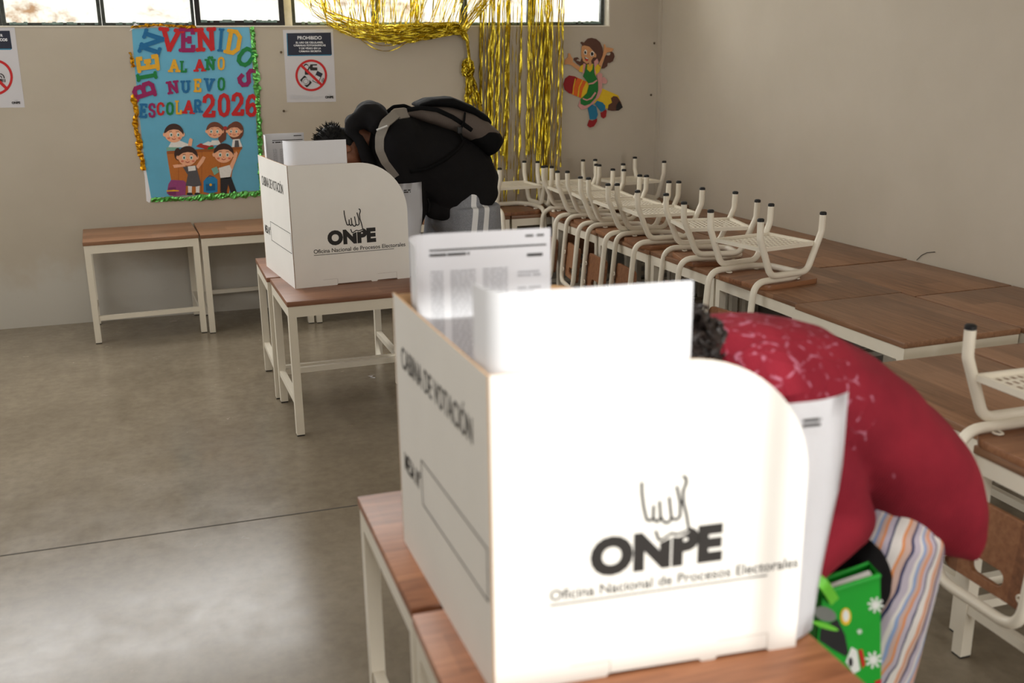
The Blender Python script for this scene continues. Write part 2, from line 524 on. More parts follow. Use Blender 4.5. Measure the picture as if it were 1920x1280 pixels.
bm = bmesh.new(); box(bm, (.738, YB+.05, ZS+.008), (.788, YB+.12, ZW)); struct('trim_5', bm, REVEAL)
for y0, y1 in ((2.8, 4.55), (4.65, 6.4)): window(y0+.01, y1-.01, 1.01, 2.49, -3.08, STEEL, .03, 0, 'y')
window(.264, .928, 1.915, 2.65, -2.68, STEEL, .006)
bm = bmesh.new(); box(bm, (.765, -2.69, 1.93), (.80, -2.66, 2.64)); struct('trim_6', bm, STEEL)

# sunlit bank of sandy rubble outside the high windows
def hill_mat():
    k = NT('sandy_rubble'); ge = k.n('ShaderNodeNewGeometry'); P = ge.outputs['Position']
    n1 = k.noise(P, 1.1, 6, .62, .5); n2 = k.noise(P, 6, 6, .65)
    c = k.ramp(k.math('ADD', k.math('MULTIPLY', n1, .6), k.math('MULTIPLY', n2, .4)), [(.36, lin((170, 132, 98))), (.46, lin((240, 230, 212))), (.7, lin((250, 246, 238)))])
    k.color(c); k.bump(n2, .8, .08)
    return k.set(.95, 0, .1)
bm = bmesh.new()
NX, NZ = 90, 34
gr = []
for j in range(NZ+1):
    row = []
    for i in range(NX+1):
        x = -10+24*i/NX; t = j/NZ
        y = 10.8+t*5.5; z = -.4+t*6.4
        p = Vector((x, y, z)); d = noise.fractal(p*.8, 1, 2, 5)*.35+abs(noise.noise(p*2.1))*.3
        row.append(bm.verts.new(p+Vector((0, -.76, .5))*d))
    gr.append(row)
for j in range(NZ):
    for i in range(NX): bm.faces.new((gr[j][i], gr[j][i+1], gr[j+1][i+1], gr[j+1][i]))
HILL = hill_mat()
obj('ground_hillside', bm, HILL, kind='structure', sm=30)
bm = bmesh.new(); box(bm, (-20, 7.4, -.5), (25, 11.2, -.3)); box(bm, (-20, -30, -.5), (25, -2.75, -.3)); struct('ground_yard', bm, HILL)

# ------------------------------------------------------------------ school desks
TW, TD, TH, TT = .678, .559, .64, .024
def make_desk():
    t = thing('school_desk', 'x', 'desk')
    bm = bmesh.new(); box(bm, (0, 0, TH-TT), (TW, TD, TH), bev=.003); obj('tabletop', bm, WOOD, t)
    bm = bmesh.new(); i = .004; z0, z1 = TH-TT-.05, TH-TT; q = .028
    box(bm, (i, i, z0), (TW-i, i+q, z1)); box(bm, (i, TD-i-q, z0), (TW-i, TD-i, z1))
    box(bm, (i, i+q, z0), (i+q, TD-i-q, z1)); box(bm, (TW-i-q, i+q, z0), (TW-i, TD-i-q, z1))
    obj('apron', bm, CREAM, t)
    L = .036
    for sx in (0, 1):
        for sy in (0, 1):
            x0 = i if not sx else TW-i-L; y0 = i if not sy else TD-i-L
            bm = bmesh.new(); box(bm, (x0, y0, .006), (x0+L, y0+L, z0)); lg = obj('leg', bm, CREAM, t)
            bm = bmesh.new(); box(bm, (x0+.001, y0+.001, 0), (x0+L-.001, y0+L-.001, .008)); obj('foot_cap', bm, RUBBER, lg, label='black foot cap')
    for sx in (0, 1):
        x0 = i+.004 if not sx else TW-i-.032
        bm = bmesh.new(); box(bm, (x0, i+L, .145), (x0+.028, TD-i-L, .172)); obj('stretcher', bm, CREAM, t)
    bm = bmesh.new(); box(bm, (i+L, i+.004, .145), (TW-i-L, i+.03, .172)); obj('stretcher', bm, CREAM, t)
    return t
desk0 = make_desk(); desk_used = [False]
GD = 'school desks around the classroom'
def retop(root, m):
    for c in root.children:
        if c.name.startswith('tabletop'): c.material_slots[0].link = 'OBJECT'; c.material_slots[0].material = m
def desk(x, y, rz, label, flip=False, group=None):
    """x, y: front left corner of the top as seen from the front edge; flip turns the desk so its stretcher is on the other side"""
    loc = Vector((x, y, 0))
    if flip:
        loc += Vector((TW*math.cos(rz)-TD*math.sin(rz), TW*math.sin(rz)+TD*math.cos(rz), 0)); rz += math.pi
    if not desk_used[0]:
        desk_used[0] = True; desk0.location = loc; desk0.rotation_euler = (0, 0, rz); desk0['label'] = label; desk0['group'] = group or GD
        return desk0
    return dup(desk0, loc, rz, label, group or GD)
desk(-.625, 6.518, .071, 'leftmost wood-topped desk against the back wall, below the blue welcome poster')
desk(.060, 6.53, .054, 'desk against the back wall, its right half hidden by the far voting booth', True)
desk(.745, 6.555, .03, 'desk against the back wall mostly hidden behind the far voting booth')
desk(1.432, 6.56, .0, 'desk against the back wall right behind the bending man in black')
desk(2.120, 6.56, .0, 'desk against the back wall below the straight gold foil strands')
desk(2.806, 6.565, .0, 'desk in the room corner carrying the farthest upturned chair')
retop(desk(.340, 5.039, .022, 'desk under the rear half of the far voting booth', False), WOODR)
retop(desk(.381, 4.455, .045, 'desk under the front half of the far voting booth, its front legs fully in view', True), WOODR)
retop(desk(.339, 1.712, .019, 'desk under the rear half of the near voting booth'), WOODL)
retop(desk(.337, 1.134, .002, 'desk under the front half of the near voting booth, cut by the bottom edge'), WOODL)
H2 = -math.pi/2
GI, GW2 = 'school desks around the classroom', 'school desks around the classroom'
desk(2.455, 3.633, -1.535, 'bare desk at the near end of the chair-covered row, beyond the red sweater')
desk(2.449, 4.318, -1.535, 'desk under the nearest complete upturned chair of the right row')
desk(2.424, 5.004, -1.537, 'desk in the right row under its second and third upturned chairs')
desk(2.395, 5.690, -1.541, 'desk in the right row under its fourth and fifth upturned chairs')
desk(2.375, 6.376, -1.545, 'farthest desk of the right row, under the last upturned chair of that row')
desk(3.030, 3.568, -1.53, 'bare desk along the right wall at the right edge of the photo')
desk(3.003, 4.256, -1.53, 'bare desk along the right wall beside the nearest complete upturned chair')
desk(2.985, 4.955, -1.53, 'desk along the right wall, third from the near end of the wall row')
desk(2.965, 5.640, -1.53, 'desk along the right wall, fourth from the near end of the wall row')
desk(2.942, 6.330, -1.53, 'farthest desk along the right wall, just before the corner desk')
desk(2.055, 2.780, H2, 'desk behind the hem of the red sweater, beyond the nearest upturned chair')
desk(2.632, 2.810, H2, 'desk at the right edge, between the wall row and the cropped upturned chair')
desk(1.975, 2.045, H2, 'nearest desk at the right edge, carrying the cropped upturned chair')

# ------------------------------------------------------------------ upturned chairs (built upside down, seat on the desk)
def make_chair():
    t = thing('school_chair', 'x', 'chair')
    # wooden seat: u (x) runs from the back of the chair to its front
    me = curve2d([fillet([(.030, -.125, 0), (.070, -.176, 0), (.375, -.176, 0), (.405, -.10, 0), (.405, .10, 0), (.375, .176, 0), (.070, .176, 0), (.030, .125, 0)], .05, 5, True)], .020, .002)
    for v in me.vertices: v.co.z += .012
    me.materials.clear(); me.materials.append(CHWOOD); smooth(me); link('seat', me, t)
    r = .0155; zf = .042
    path = [(.33, .10, zf), (.33, -.10, zf), (.24, -.155, zf), (-.006, -.155, zf), (-.046, -.155, -.385), (-.046, .155, -.385), (-.006, .155, zf), (.24, .155, zf)]
    bm = bmesh.new(); tube(bm, fillet(path, [.05, .05, .1, .075, .07, .07, .075, .1], 7, True), r, 10, True); obj('seat_and_back_tube', bm, CREAM, t)
    for s in (-1, 1):
        v = s*.170
        p = [(-.002, v, .328), (.0, v, .245), (.075, v, .064), (.30, v, .064), (.378, v, .245), (.380, v, .328)]
        bm = bmesh.new(); tube(bm, fillet(p, [0, .06, .055, .055, .06, 0], 6), r, 10); lf = obj('leg_frame', bm, CREAM, t)
        for u in (-.002, .380):
            bm = bmesh.new(); tube(bm, [(u, v, .322), (u, v, .3325)], .0160, 12); tube(bm, [(u, v, .3325), (u, v, .3365)], [.0160, .011], 12); obj('leg_cap', bm, RUBBER, lf, label='black rubber leg cap')
    # perforated tray under the seat
    bm = bmesh.new(); z = .192; a0, a1, w = .022, .36, .162
    for (x0, y0, x1, y1) in ((a0, -w, a1, -w+.014), (a0, w-.014, a1, w), (a0, -w+.014, a0+.014, w-.014), (a1-.014, -w+.014, a1, w-.014)):
        box(bm, (x0, y0, z-.012), (x1, y1, z+.006))
    obj('tray_rim', bm, CREAM, t)
    bm = bmesh.new()
    nx, ny = 13, 8
    xs0, xs1, ys0, ys1 = a0+.014, a1-.014, -w+.014, w-.014
    for i in range(nx+1):
        xa = xs0+(xs1-xs0)*i/nx
        box(bm, (xa-.0055 if i else xa, ys0, z-.006), (xa+.0055 if i < nx else xa, ys1, z-.0045))
    for j in range(ny+1):
        ya = ys0+(ys1-ys0)*j/ny
        box(bm, (xs0, ya-.006 if j else ya, z-.0062), (xs1, ya+.006 if j < ny else ya, z-.0047))
    obj('tray_mesh', bm, CREAM, t, sm=0)
    # wooden backrest with hand hole, hung inside the tube loop
    me = curve2d([rrect(-.150, -.112, .150, .108, .03), rrect(-.060, -.088, .060, -.040, .022)[::-1]], .014, .0015)
    tl = math.atan2(.04, .42)
    mb = Matrix.Translation((-.005, 0, -.235)) @ Matrix.Rotation(tl, 4, 'Y') @ Matrix(((0, 0, 1, 0), (1, 0, 0, 0), (0, 1, 0, 0), (0, 0, 0, 1)))
    me.transform(mb); me.materials.clear(); me.materials.append(CHWOOD); smooth(me); bk = link('backrest', me, t)
    me = curve2d([rrect(-.04, -.010, .04, .014, .004), rrect(-.036, -.007, .036, .011, .003)[::-1], rrect(-.026, -.003, .014, .006, .002), rrect(.019, -.003, .027, .006, .002)], .0012)
    me.transform(mb @ Matrix.Translation((0, .028, -.0075))); me.materials.clear(); me.materials.append(plain('burnt_mark', (70, 40, 24), .7)); link('branded_mark', me, bk)
    for s in (-1, 1):
        for zz in (-.19, -.305):
            x = -.004-.04*(-zz+.034)/.419
            bm = bmesh.new(); c = Vector((x+.001, s*.138, zz))
            tube(bm, [c+Vector((0, .013*math.cos(a), .010*math.sin(a))) for a in [2*math.pi*k/14 for k in range(14)]], .0035, 6, True)
            obj('bracket', bm, CREAM, t)
    for u, s in ((.10, -1), (.10, 1), (.27, -1), (.27, 1)):
        bm = bmesh.new(); c = Vector((u, s*.138, .029))
        tube(bm, [c+Vector((.012*math.cos(a), .015*math.sin(a), 0)) for a in [2*math.pi*k/14 for k in range(14)]], .0035, 6, True)
        obj('bracket', bm, CREAM, t)
    return t
chair0 = make_chair(); chair_used = [False]
def chair(tips, label, z=TH, depth=True):
    """tips: pixel positions of back/near, back/far, front/near, front/far leg tips"""
    P = [onz(a, b, z+.335) for a, b in tips]
    c = sum(P, Vector())/4
    u = ((P[2]+P[3])-(P[0]+P[1])).normalized()
    rz = math.atan2(u.y, u.x)
    loc = c - Vector((math.cos(rz), math.sin(rz), 0))*.189; loc.z = z
    if not chair_used[0]:
        chair_used[0] = True; chair0.location = loc; chair0.rotation_euler = (0, 0, rz); chair0['label'] = label; chair0['group'] = 'upturned chairs on the desks'
        return chair0
    return dup(chair0, loc, rz, label, 'upturned chairs on the desks')
chair([(1334.3, 393), (1427.6, 410), (1446, 382), (1541.5, 397)], 'nearest complete upturned chair of the right row, beside the bare desktops')
chair([(1243.6, 363), (1304, 377), (1360, 360.4), (1425, 373)], 'upturned chair second from the near end of the right row of chairs')
chair([(1155.5, 344), (1203.7, 356), (1265.7, 339.7), (1318.4, 351)], 'upturned chair third from the near end of the right row of chairs')
chair([(1101, 332.5), (1147.7, 343.8), (1205.7, 328), (1256.3, 339)], 'upturned chair fourth from the near end of the right row of chairs')
chair([(1060.5, 320.4), (1099, 330.5), (1161, 317.7), (1201.8, 326.6)], 'upturned chair fifth from the near end of the right row of chairs')
chair([(1015.6, 311), (1053.7, 319.8), (1110.5, 307.5), (1152, 316)], 'last upturned chair at the far end of the right row of chairs')
chair([(936.7, 313.4), (1024.6, 311.4), (897, 304), (986, 302.8)], 'upturned chair on the back wall desk right beside the grey trousers of the bending man')
chair([(1035.7, 311.4), (1124.2, 308.7), (1007.4, 301.2), (1092.4, 299.3)], 'upturned chair on the back wall desk behind the far end of the chair row')
chair([(1166.6, 305.7), (1244.4, 301.8), (1117.2, 298), (1192.4, 294.6)], 'farthest upturned chair, standing on the desk in the room corner')
def chair_at(x, y, rz, label, z=TH):
    return dup(chair0, (x, y, z), rz, label, 'upturned chairs on the desks')
chair_at(1.52, 6.66, math.pi/2, 'upturned chair almost hidden behind the bending man in black')
chair_at(1.945, 1.90, 0, 'nearest upturned chair, cropped by the right edge of the photo')

# ------------------------------------------------------------------ voting booths, folded from white cardboard
BH = .57
def bend_sheet(name, path, z0, z1, m, parent=None, th=.0012):
    """paper standing on edge: plan path (x, y) extruded upwards"""
    P = fillet([(a, b, 0) for a, b in path], .07, 10)
    bm = bmesh.new(); n = len(P)
    nr = []
    for i in range(n):
        t = (P[min(i+1, n-1)]-P[max(i-1, 0)]).normalized(); nr.append(Vector((-t.y, t.x, 0))*th)
    cols = []
    for i in range(n):
        q = [P[i]-nr[i]*.5, P[i]+nr[i]*.5]
        cols.append([bm.verts.new((q[0].x, q[0].y, z0)), bm.verts.new((q[0].x, q[0].y, z1)), bm.verts.new((q[1].x, q[1].y, z1)), bm.verts.new((q[1].x, q[1].y, z0))])
    for A, B in zip(cols, cols[1:]):
        for k in range(4): bm.faces.new((A[k], A[(k+1) % 4], B[(k+1) % 4], B[k]))
    bm.faces.new(cols[0]); bm.faces.new(cols[-1][::-1])
    return obj(name, bm, m, parent, sm=30)
def hand_logo(S, u0, h0, mb, parent, m):
    """pointing hand drawn in outline above the letters; S = metres per drawing unit"""
    bm = bmesh.new()
    L = [[(672, 634), (673, 660), (679, 700), (688, 735), (698, 740), (706, 732), (706, 700)],
         [(706, 732), (714, 744), (722, 742), (726, 732), (722, 690)], [(726, 732), (738, 750), (750, 750), (756, 738), (748, 682)],
         [(756, 738), (768, 746), (780, 738), (779, 700), (768, 655)],
         [(784, 629), (793, 634), (794, 648), (786, 668), (788, 700), (798, 735), (806, 778), (772, 786), (758, 780), (724, 799), (714, 770)]]
    for pl in L:
        pts = [(u0+(x-540)*S, h0-(y-780)*S*1.03, 0) for x, y in pl]
        pts = fillet(pts, .006, 4)
        for a, b in zip(pts, pts[1:]):
            d = (b-a); 
            if d.length < 1e-6: continue
            nv = Vector((-d.y, d.x, 0)).normalized()*S*3.7; e = d.normalized()*S*1.5
            poly(bm, [a-nv-e, b-nv+e, b+nv+e, a+nv-e], (0, 0, .0004))
    bm.transform(mb)
    obj('pointing_hand_mark', bm, m, parent, sm=0)
def booth(corner, back, right, h, label):
    """corner: near left bottom corner, back: rear left, right: open end of the front panel (all on the desk top)"""
    c, b, r = Vector(corner), Vector(back), Vector(right)
    root = thing('voting_booth', label, 'booth', (c.x, c.y, TH), 0, 'cardboard voting booths')
    def panel(name, o, e, outline, inward):
        u = (e-o).normalized(); W = Vector(inward).normalized()*.004
        bm = bmesh.new()
        P = [o-c+u*a+Vector((0, 0, z)) for a, z in outline]
        A = [bm.verts.new(p) for p in P]; B = [bm.verts.new(p+W) for p in P]
        f = bm.faces.new(A); f.material_index = 0
        f = bm.faces.new(B[::-1]); f.material_index = 1
        n = len(A)
        for i in range(n):
            f = bm.faces.new((A[i], B[i], B[(i+1) % n], A[(i+1) % n])); f.material_index = 1
        return obj(name, bm, [CARD, KRAFT], root, sm=0)
    uf = (r-c).normalized(); ul = (b-c).normalized(); wf = (r-c).length; wl = (b-c).length
    nin = Vector((-uf.y, uf.x, 0))               # from front panel into the booth
    rin = uf
    arc = [(wf-.235+.235*math.sin(R(a)), .33+(h-.335)*math.cos(R(a))) for a in range(0, 91, 6)]
    side = [(0, 0), (.20*wf/.56, 0), (.205*wf/.56, .006), (.37, .006), (.375, 0), (.40, 0), (.405, .006), (.50, .006), (.505, 0), (wf, 0)] + arc[::-1] + [(0, h-.004)]
    fp = panel('front_panel', c, c+uf*wf, side, nin)
    bp = panel('back_panel', b, b+uf*wf, side, -nin)
    lp = panel('left_panel', c, b, [(0, 0), (wl, 0), (wl, h), (wl*.5, h-.003), (0, h-.004)], rin)
    # lock flap outlines at the lower edge
    for a0, a1, z1 in ((.135, .205, .030), (.405, .50, .036)):
        bm = bmesh.new()
        for p in ([(a1, .004), (a1+.0012, .004), (a1+.0012, z1), (a1, z1)], [(a0, z1), (a1, z1), (a1, z1+.0009), (a0, z1+.0009)]):
            poly(bm, [uf*a+Vector((0, 0, z))-nin*.0004 for a, z in p], -nin*.0003)
        obj('fold_crease', bm, plain('crease_shadow_grey', (190, 182, 172), .7), fp, sm=0)
    F = basis(-nin*.0006, uf, (0, 0, 1))
    S = .000645
    put_mesh('logo_letters', text_mesh('ONPE', .0865, .0056, 'LEFT', 1.0, .0002, 1.04), INK, F @ Matrix.Translation((.170, .224, 0)), fp)
    # white cut-out of the thumb where the hand dips into the letters
    bm = bmesh.new(); poly(bm, [(.170+(x-540)*S, .262-(y-770)*S*1.03-.0, .0003) for x, y in ((716, 768), (727, 802), (760, 790), (778, 794), (806, 783), (804, 770), (770, 760))], (0, 0, .0004)); bm.transform(F)
    obj('logo_thumb', bm, CARD, fp, sm=0)
    hand_logo(S, .170, .256, F @ Matrix.Translation((0, 0, .0004)), fp, INK)
    put_mesh('logo_caption', text_mesh('Oficina Nacional de Procesos Electorales', .0272, .0002, 'LEFT', 1.0, .0002), INK, F @ Matrix.Translation((.098, .168, 0)), fp)
    bm = bmesh.new(); poly(bm, [(.099, .1505, 0), (.492, .1505, 0), (.492, .1528, 0), (.099, .1528, 0)], (0, 0, .0004)); bm.transform(F); obj('logo_rule', bm, INK, fp, sm=0)
    G = basis((b-c)+Vector((0, 0, 0))-rin*.0006, -ul, (0, 0, 1))
    put_mesh('booth_title', text_mesh('CABINA DE VOTACIÓN', .066, .0003, 'LEFT', .66, .0002, 1.02), INK, G @ Matrix.Translation((.055, h-.125, 0)), lp)
    put_mesh('table_number_caption', text_mesh('MESA N°', .058, .0002, 'LEFT', .58, .0002), INK, G @ Matrix.Translation((.045, .205, 0)), lp)
    bm = bmesh.new(); x0, x1, z0, z1 = .185, wl-.012, .165, .262; t = .0022
    for q in ((x0, z0, x1, z0+t), (x0, z1-t, x1, z1), (x0, z0, x0+t, z1), (x1-t, z0, x1, z1)):
        poly(bm, [(q[0], q[1], 0), (q[2], q[1], 0), (q[2], q[3], 0), (q[0], q[3], 0)], (0, 0, .0004))
    bm.transform(G); obj('number_box', bm, INK, lp, sm=0)
    return c, uf, ul, nin, wf, wl
def print_block(bm, M, x0, x1, z0, z1, rng, pitch=.008, fill=.5, gaps=True, wd=(.012, .05), sp=(.002, .008)):
    z = z1
    while z > z0:
        x = x0
        while x < x1:
            w = rng.uniform(*wd); w = min(w, x1-x)
            poly(bm, [M @ Vector((x, z-pitch*fill, 0)), M @ Vector((x+w, z-pitch*fill, 0)), M @ Vector((x+w, z, 0)), M @ Vector((x, z, 0))], (M.to_3x3() @ Vector((0, 0, .0003))))
            x += w+rng.uniform(*sp)
            if gaps and rng.random() < .12: x += .012
        z -= pitch
def booth_papers(g, which, h):
    c, uf, ul, nin, wf, wl = g
    rng = random.Random(which)
    def at(a, d): p = c+uf*a+ul*d; return (p.x, p.y)
    zt = TH+.682
    word = 'near' if which == 1 else 'far'
    # printed list along the back panel, curling round the closed end
    x0 = .016
    o = bend_sheet('candidate_list', [at(.335 if which == 1 else .24, wl-.012), at(x0+.012, wl-.012), at(x0, wl-.14)], TH+.004, zt, PAPER)
    tag(o, 'white printed candidate list standing along the back inside the %s voting booth' % word, 'poster', 'election sheets standing in the booths')
    Mb = basis((*at(0, wl-.0134), 0), uf, (0, 0, 1))
    bm = bmesh.new()
    R1 = .325 if which == 1 else .232
    poly(bm, [Mb @ Vector(p) for p in ((.05, zt-.036, 0), (R1, zt-.036, 0), (R1, zt-.033, 0), (.05, zt-.033, 0))], Mb.to_3x3() @ Vector((0, 0, .0003)))
    print_block(bm, Mb, R1-.045, R1-.005, zt-.018, zt-.012, rng, .008)
    print_block(bm, Mb, R1-.042, R1-.008, zt-.060, zt-.052, rng, .012)
    print_block(bm, Mb, .05, .16, zt-.05, zt-.042, rng, .010)
    obj('printed_header', bm, INK, o, sm=0)
    nc = 4 if which == 1 else 3
    w = (R1-.05)/nc
    for k in range(nc):
        xa = .05+w*k; bm = bmesh.new()
        if k < nc-1 or which == 2:
            print_block(bm, Mb, xa, xa+w*.78, TH+.2, zt-.078, rng, .0062, .46, False, (.006, .018), (.0012, .0024))
        else:
          for q in range(9):
            if q: obj('printed_paragraph', bm, GREYINK, o, sm=0); bm = bmesh.new()
            print_block(bm, Mb, xa+.006, xa+w-.012, zt-.10-q*.034, zt-.088-q*.034, rng, .0075, .55)
        obj('printed_column', bm, GREYINK, o, sm=0)
    # blank reverse of a second list, standing inside the front panel
    o = bend_sheet('candidate_list', [at(.34 if which == 1 else .287, .014), at(.018, .014), at(.012, .10)], TH+.004, zt, PAPER)
    tag(o, 'blank white back of a list sheet standing behind the front of the %s voting booth' % word, 'poster', 'election sheets standing in the booths')
    # third sheet, slid behind the rounded open edge
    P = [at(wf-.10, .008), at(wf+.01, .010), at(wf+.095, .024)]
    zz = TH+.462
    bm = bmesh.new(); n = 12; rows = 10
    grid = []
    for j in range(rows+1):
        t = j/rows; row = []
        for i in range(n+1):
            s = i/n
            wid = .154+.036*min(1, (t/.65))**1.3
            a = wf-.10+wid*s
            d = .008+.03*max(0, s-.5)**2*4
            p = c+uf*a+nin*d
            row.append(bm.verts.new((p.x, p.y, TH+.004+(zz-TH-.004)*t)))
        grid.append(row)
    for j in range(rows):
        for i in range(n): bm.faces.new((grid[j][i], grid[j][i+1], grid[j+1][i+1], grid[j+1][i]))
    bmesh.ops.solidify(bm, geom=list(bm.faces), thickness=.001)
    o = obj('instruction_sheet', bm, PAPER, sm=60)
    tag(o, 'white sheet sticking out behind the rounded edge of the %s voting booth' % word, 'poster', 'election sheets standing in the booths')
    bm = bmesh.new(); Mf = basis((*at(0, .0055), 0), uf, (0, 0, 1))
    print_block(bm, Mf, wf-.012, wf+.022, zz-.045, zz-.03, rng, .009, .6, False)
    obj('printed_note', bm, INK, o, sm=0)
ng = booth((.410, 1.400, TH), (.387, 2.005, TH), (.966, 1.359, TH), .562, 'large out-of-focus white cardboard voting booth in the foreground')
booth_papers(ng, 1, .562)
fg = booth((.448, 4.724, TH), (.367, 5.351, TH), (1.013, 4.779, TH), .578, 'sharp white cardboard voting booth farther back, at the middle left')
booth_papers(fg, 2, .578)

# ------------------------------------------------------------------ flat things on the back wall
def wpt(px, py, out=0.0): return ony(px, py, YB-out)
class Flat:
    """layered paper / foam shapes on the wall; every layer lies a little further out"""
    def __init__(s, tr, base=.002, step=.0005): s.bm = bmesh.new(); s.tr = tr; s.base = base; s.step = step; s.mats = []
    def mi(s, m):
        if m not in s.mats: s.mats.append(m)
        return s.mats.index(m)
    def add(s, pts, m, layer=0, th=None):
        out = s.base+layer*s.step; P = []
        for x, y in pts:
            w = s.tr(x, y); P.append(Vector((w.x, YB-out, w.z)))
        area = sum(P[i].x*P[(i+1) % len(P)].z-P[(i+1) % len(P)].x*P[i].z for i in range(len(P)))
        if area < 0: P = P[::-1]
        poly(s.bm, P, (0, th or s.step*.9, 0), s.mi(m))
    def line(s, pts, w, m, layer=0, closed=False):
        P = [Vector((a, b)) for a, b in pts]
        if closed: P.append(P[0])
        for a, b in zip(P, P[1:]):
            d = b-a
            if d.length < 1e-6: continue
            n = Vector((-d.y, d.x)).normalized()*w/2; e = d.normalized()*w*.3
            s.add([a-n-e, b-n+e, b+n+e, a+n-e], m, layer)
    def ring(s, cx, cy, r1, r2, m, layer, a0=0, a1=360, n=40):
        for k in range(n):
            t0, t1 = R(a0+(a1-a0)*k/n), R(a0+(a1-a0)*(k+1)/n)
            s.add([(cx+r1*math.cos(t0), cy+r1*math.sin(t0)), (cx+r1*math.cos(t1), cy+r1*math.sin(t1)), (cx+r2*math.cos(t1), cy+r2*math.sin(t1)), (cx+r2*math.cos(t0), cy+r2*math.sin(t0))], m, layer)
    def done(s, name, parent=None, label=None): 
        return obj(name, s.bm, s.mats, parent, sm=0, recalc=True, label=label)
def foam(name, rgb): return plain('foam_'+name, rgb, .6, 0, .05, 60)
RED, YEL, BLU, GRN, PUR = foam('red', (198, 32, 36)), foam('yellow', (230, 172, 40)), foam('blue', (20, 106, 160)), foam('green', (18, 128, 62)), foam('magenta', (150, 24, 92))

# slab-serif letters from strokes in a unit box
GL = {
 'B': ([[(.2,0),(.2,1)], [(.2,1),(.6,1),(.78,.88),(.78,.64),(.6,.52),(.2,.52)], [(.6,.52),(.85,.4),(.85,.14),(.65,0),(.2,0)]], [(.2,0),(.2,1)]),
 'I': ([[(.5,0),(.5,1)]], [(.5,0),(.5,1)]),
 'E': ([[(.22,0),(.22,1)], [(.22,1),(.84,1),(.84,.82)], [(.22,.5),(.62,.5)], [(.62,.62),(.62,.38)], [(.22,0),(.86,0),(.86,.2)]], [(.22,0),(.22,1)]),
 'N': ([[(.16,0),(.16,1)], [(.16,1),(.84,0)], [(.84,0),(.84,1)]], [(.16,0),(.12,1),(.84,1)]),
 'V': ([[(.12,1),(.5,0)], [(.5,0),(.88,1)]], [(.12,1),(.88,1)]),
 'D': ([[(.2,0),(.2,1)], [(.2,1),(.55,1),(.85,.78),(.85,.22),(.55,0),(.2,0)]], [(.2,0),(.2,1)]),
 'O': ([[(.5,1),(.24,.93),(.12,.7),(.12,.3),(.24,.07),(.5,0),(.76,.07),(.88,.3),(.88,.7),(.76,.93),(.5,1)]], []),
 'S': ([[(.82,.74),(.74,.95),(.5,1),(.26,.95),(.16,.76),(.26,.58),(.5,.5),(.74,.42),(.84,.24),(.74,.05),(.5,0),(.26,.05),(.16,.26)]], []),
 'A': ([[(.1,0),(.5,1)], [(.5,1),(.9,0)], [(.26,.34),(.74,.34)]], [(.1,0),(.9,0)]),
 'L': ([[(.25,0),(.25,1)], [(.25,0),(.85,0),(.85,.24)]], [(.25,1)]),
 'U': ([[(.16,1),(.16,.28),(.3,.05),(.5,0),(.7,.05),(.84,.28),(.84,1)]], [(.16,1),(.84,1)]),
 'C': ([[(.86,.74),(.74,.94),(.5,1),(.26,.93),(.12,.7),(.12,.3),(.26,.07),(.5,0),(.74,.06),(.86,.26)]], []),
 'R': ([[(.2,0),(.2,1)], [(.2,1),(.6,1),(.8,.86),(.8,.64),(.6,.5),(.2,.5)], [(.5,.5),(.86,0)]], [(.2,0),(.88,0)]),
 '2': ([[(.16,.7),(.2,.9),(.42,1),(.66,.97),(.82,.78),(.78,.58),(.5,.32),(.16,.02),(.86,.02),(.88,.2)]], []),
 '0': ([[(.5,1),(.27,.92),(.16,.7),(.16,.3),(.27,.08),(.5,0),(.73,.08),(.84,.3),(.84,.7),(.73,.92),(.5,1)]], []),
 '6': ([[(.8,.86),(.6,1),(.38,.95),(.2,.72),(.14,.4),(.2,.12),(.42,0),(.66,.03),(.84,.2),(.82,.42),(.62,.56),(.36,.5),(.18,.32)]], []),
}
GL['Ñ'] = (GL['N'][0]+[[(.28,1.2),(.42,1.28),(.58,1.2),(.72,1.28)]], GL['N'][1])
def letter(ch, cx, cy, w, h, rot, m, tr, parent, wt=.2, layer=8):
    """cx, cy, w, h in the picture units of tr (y down)"""
    f = Flat(tr, .002, .0005)
    st, serif = GL[ch]
    ca, sa = math.cos(R(rot)), math.sin(R(rot))
    t = wt*min(w, h*.8)
    def T(p):
        x = (p[0]-.5)*(w-t*.6); y = -(p[1]-.5)*(h-t)
        return (cx+x*ca+y*sa, cy-x*sa+y*ca)
    k = 0
    for pl in st:
        P = [T(p) for p in pl]
        for i, (a, b) in enumerate(zip(P, P[1:])):
            f.line([a, b], t, m, layer+.11*k); k += 1
        for p in P[1:-1]: f.add(ell(p[0], p[1], t/2, n=10), m, layer+.11*k); k += 1
    for p in serif:
        a = T((p[0]-.17, p[1])); b = T((p[0]+.17, p[1]))
        f.line([a, b], t*.75, m, layer+.11*k); k += 1
        for q in (a, b): f.add(ell(q[0], q[1], t*.46, n=10), m, layer+.11*k); k += 1
    return f.done('letter', parent)
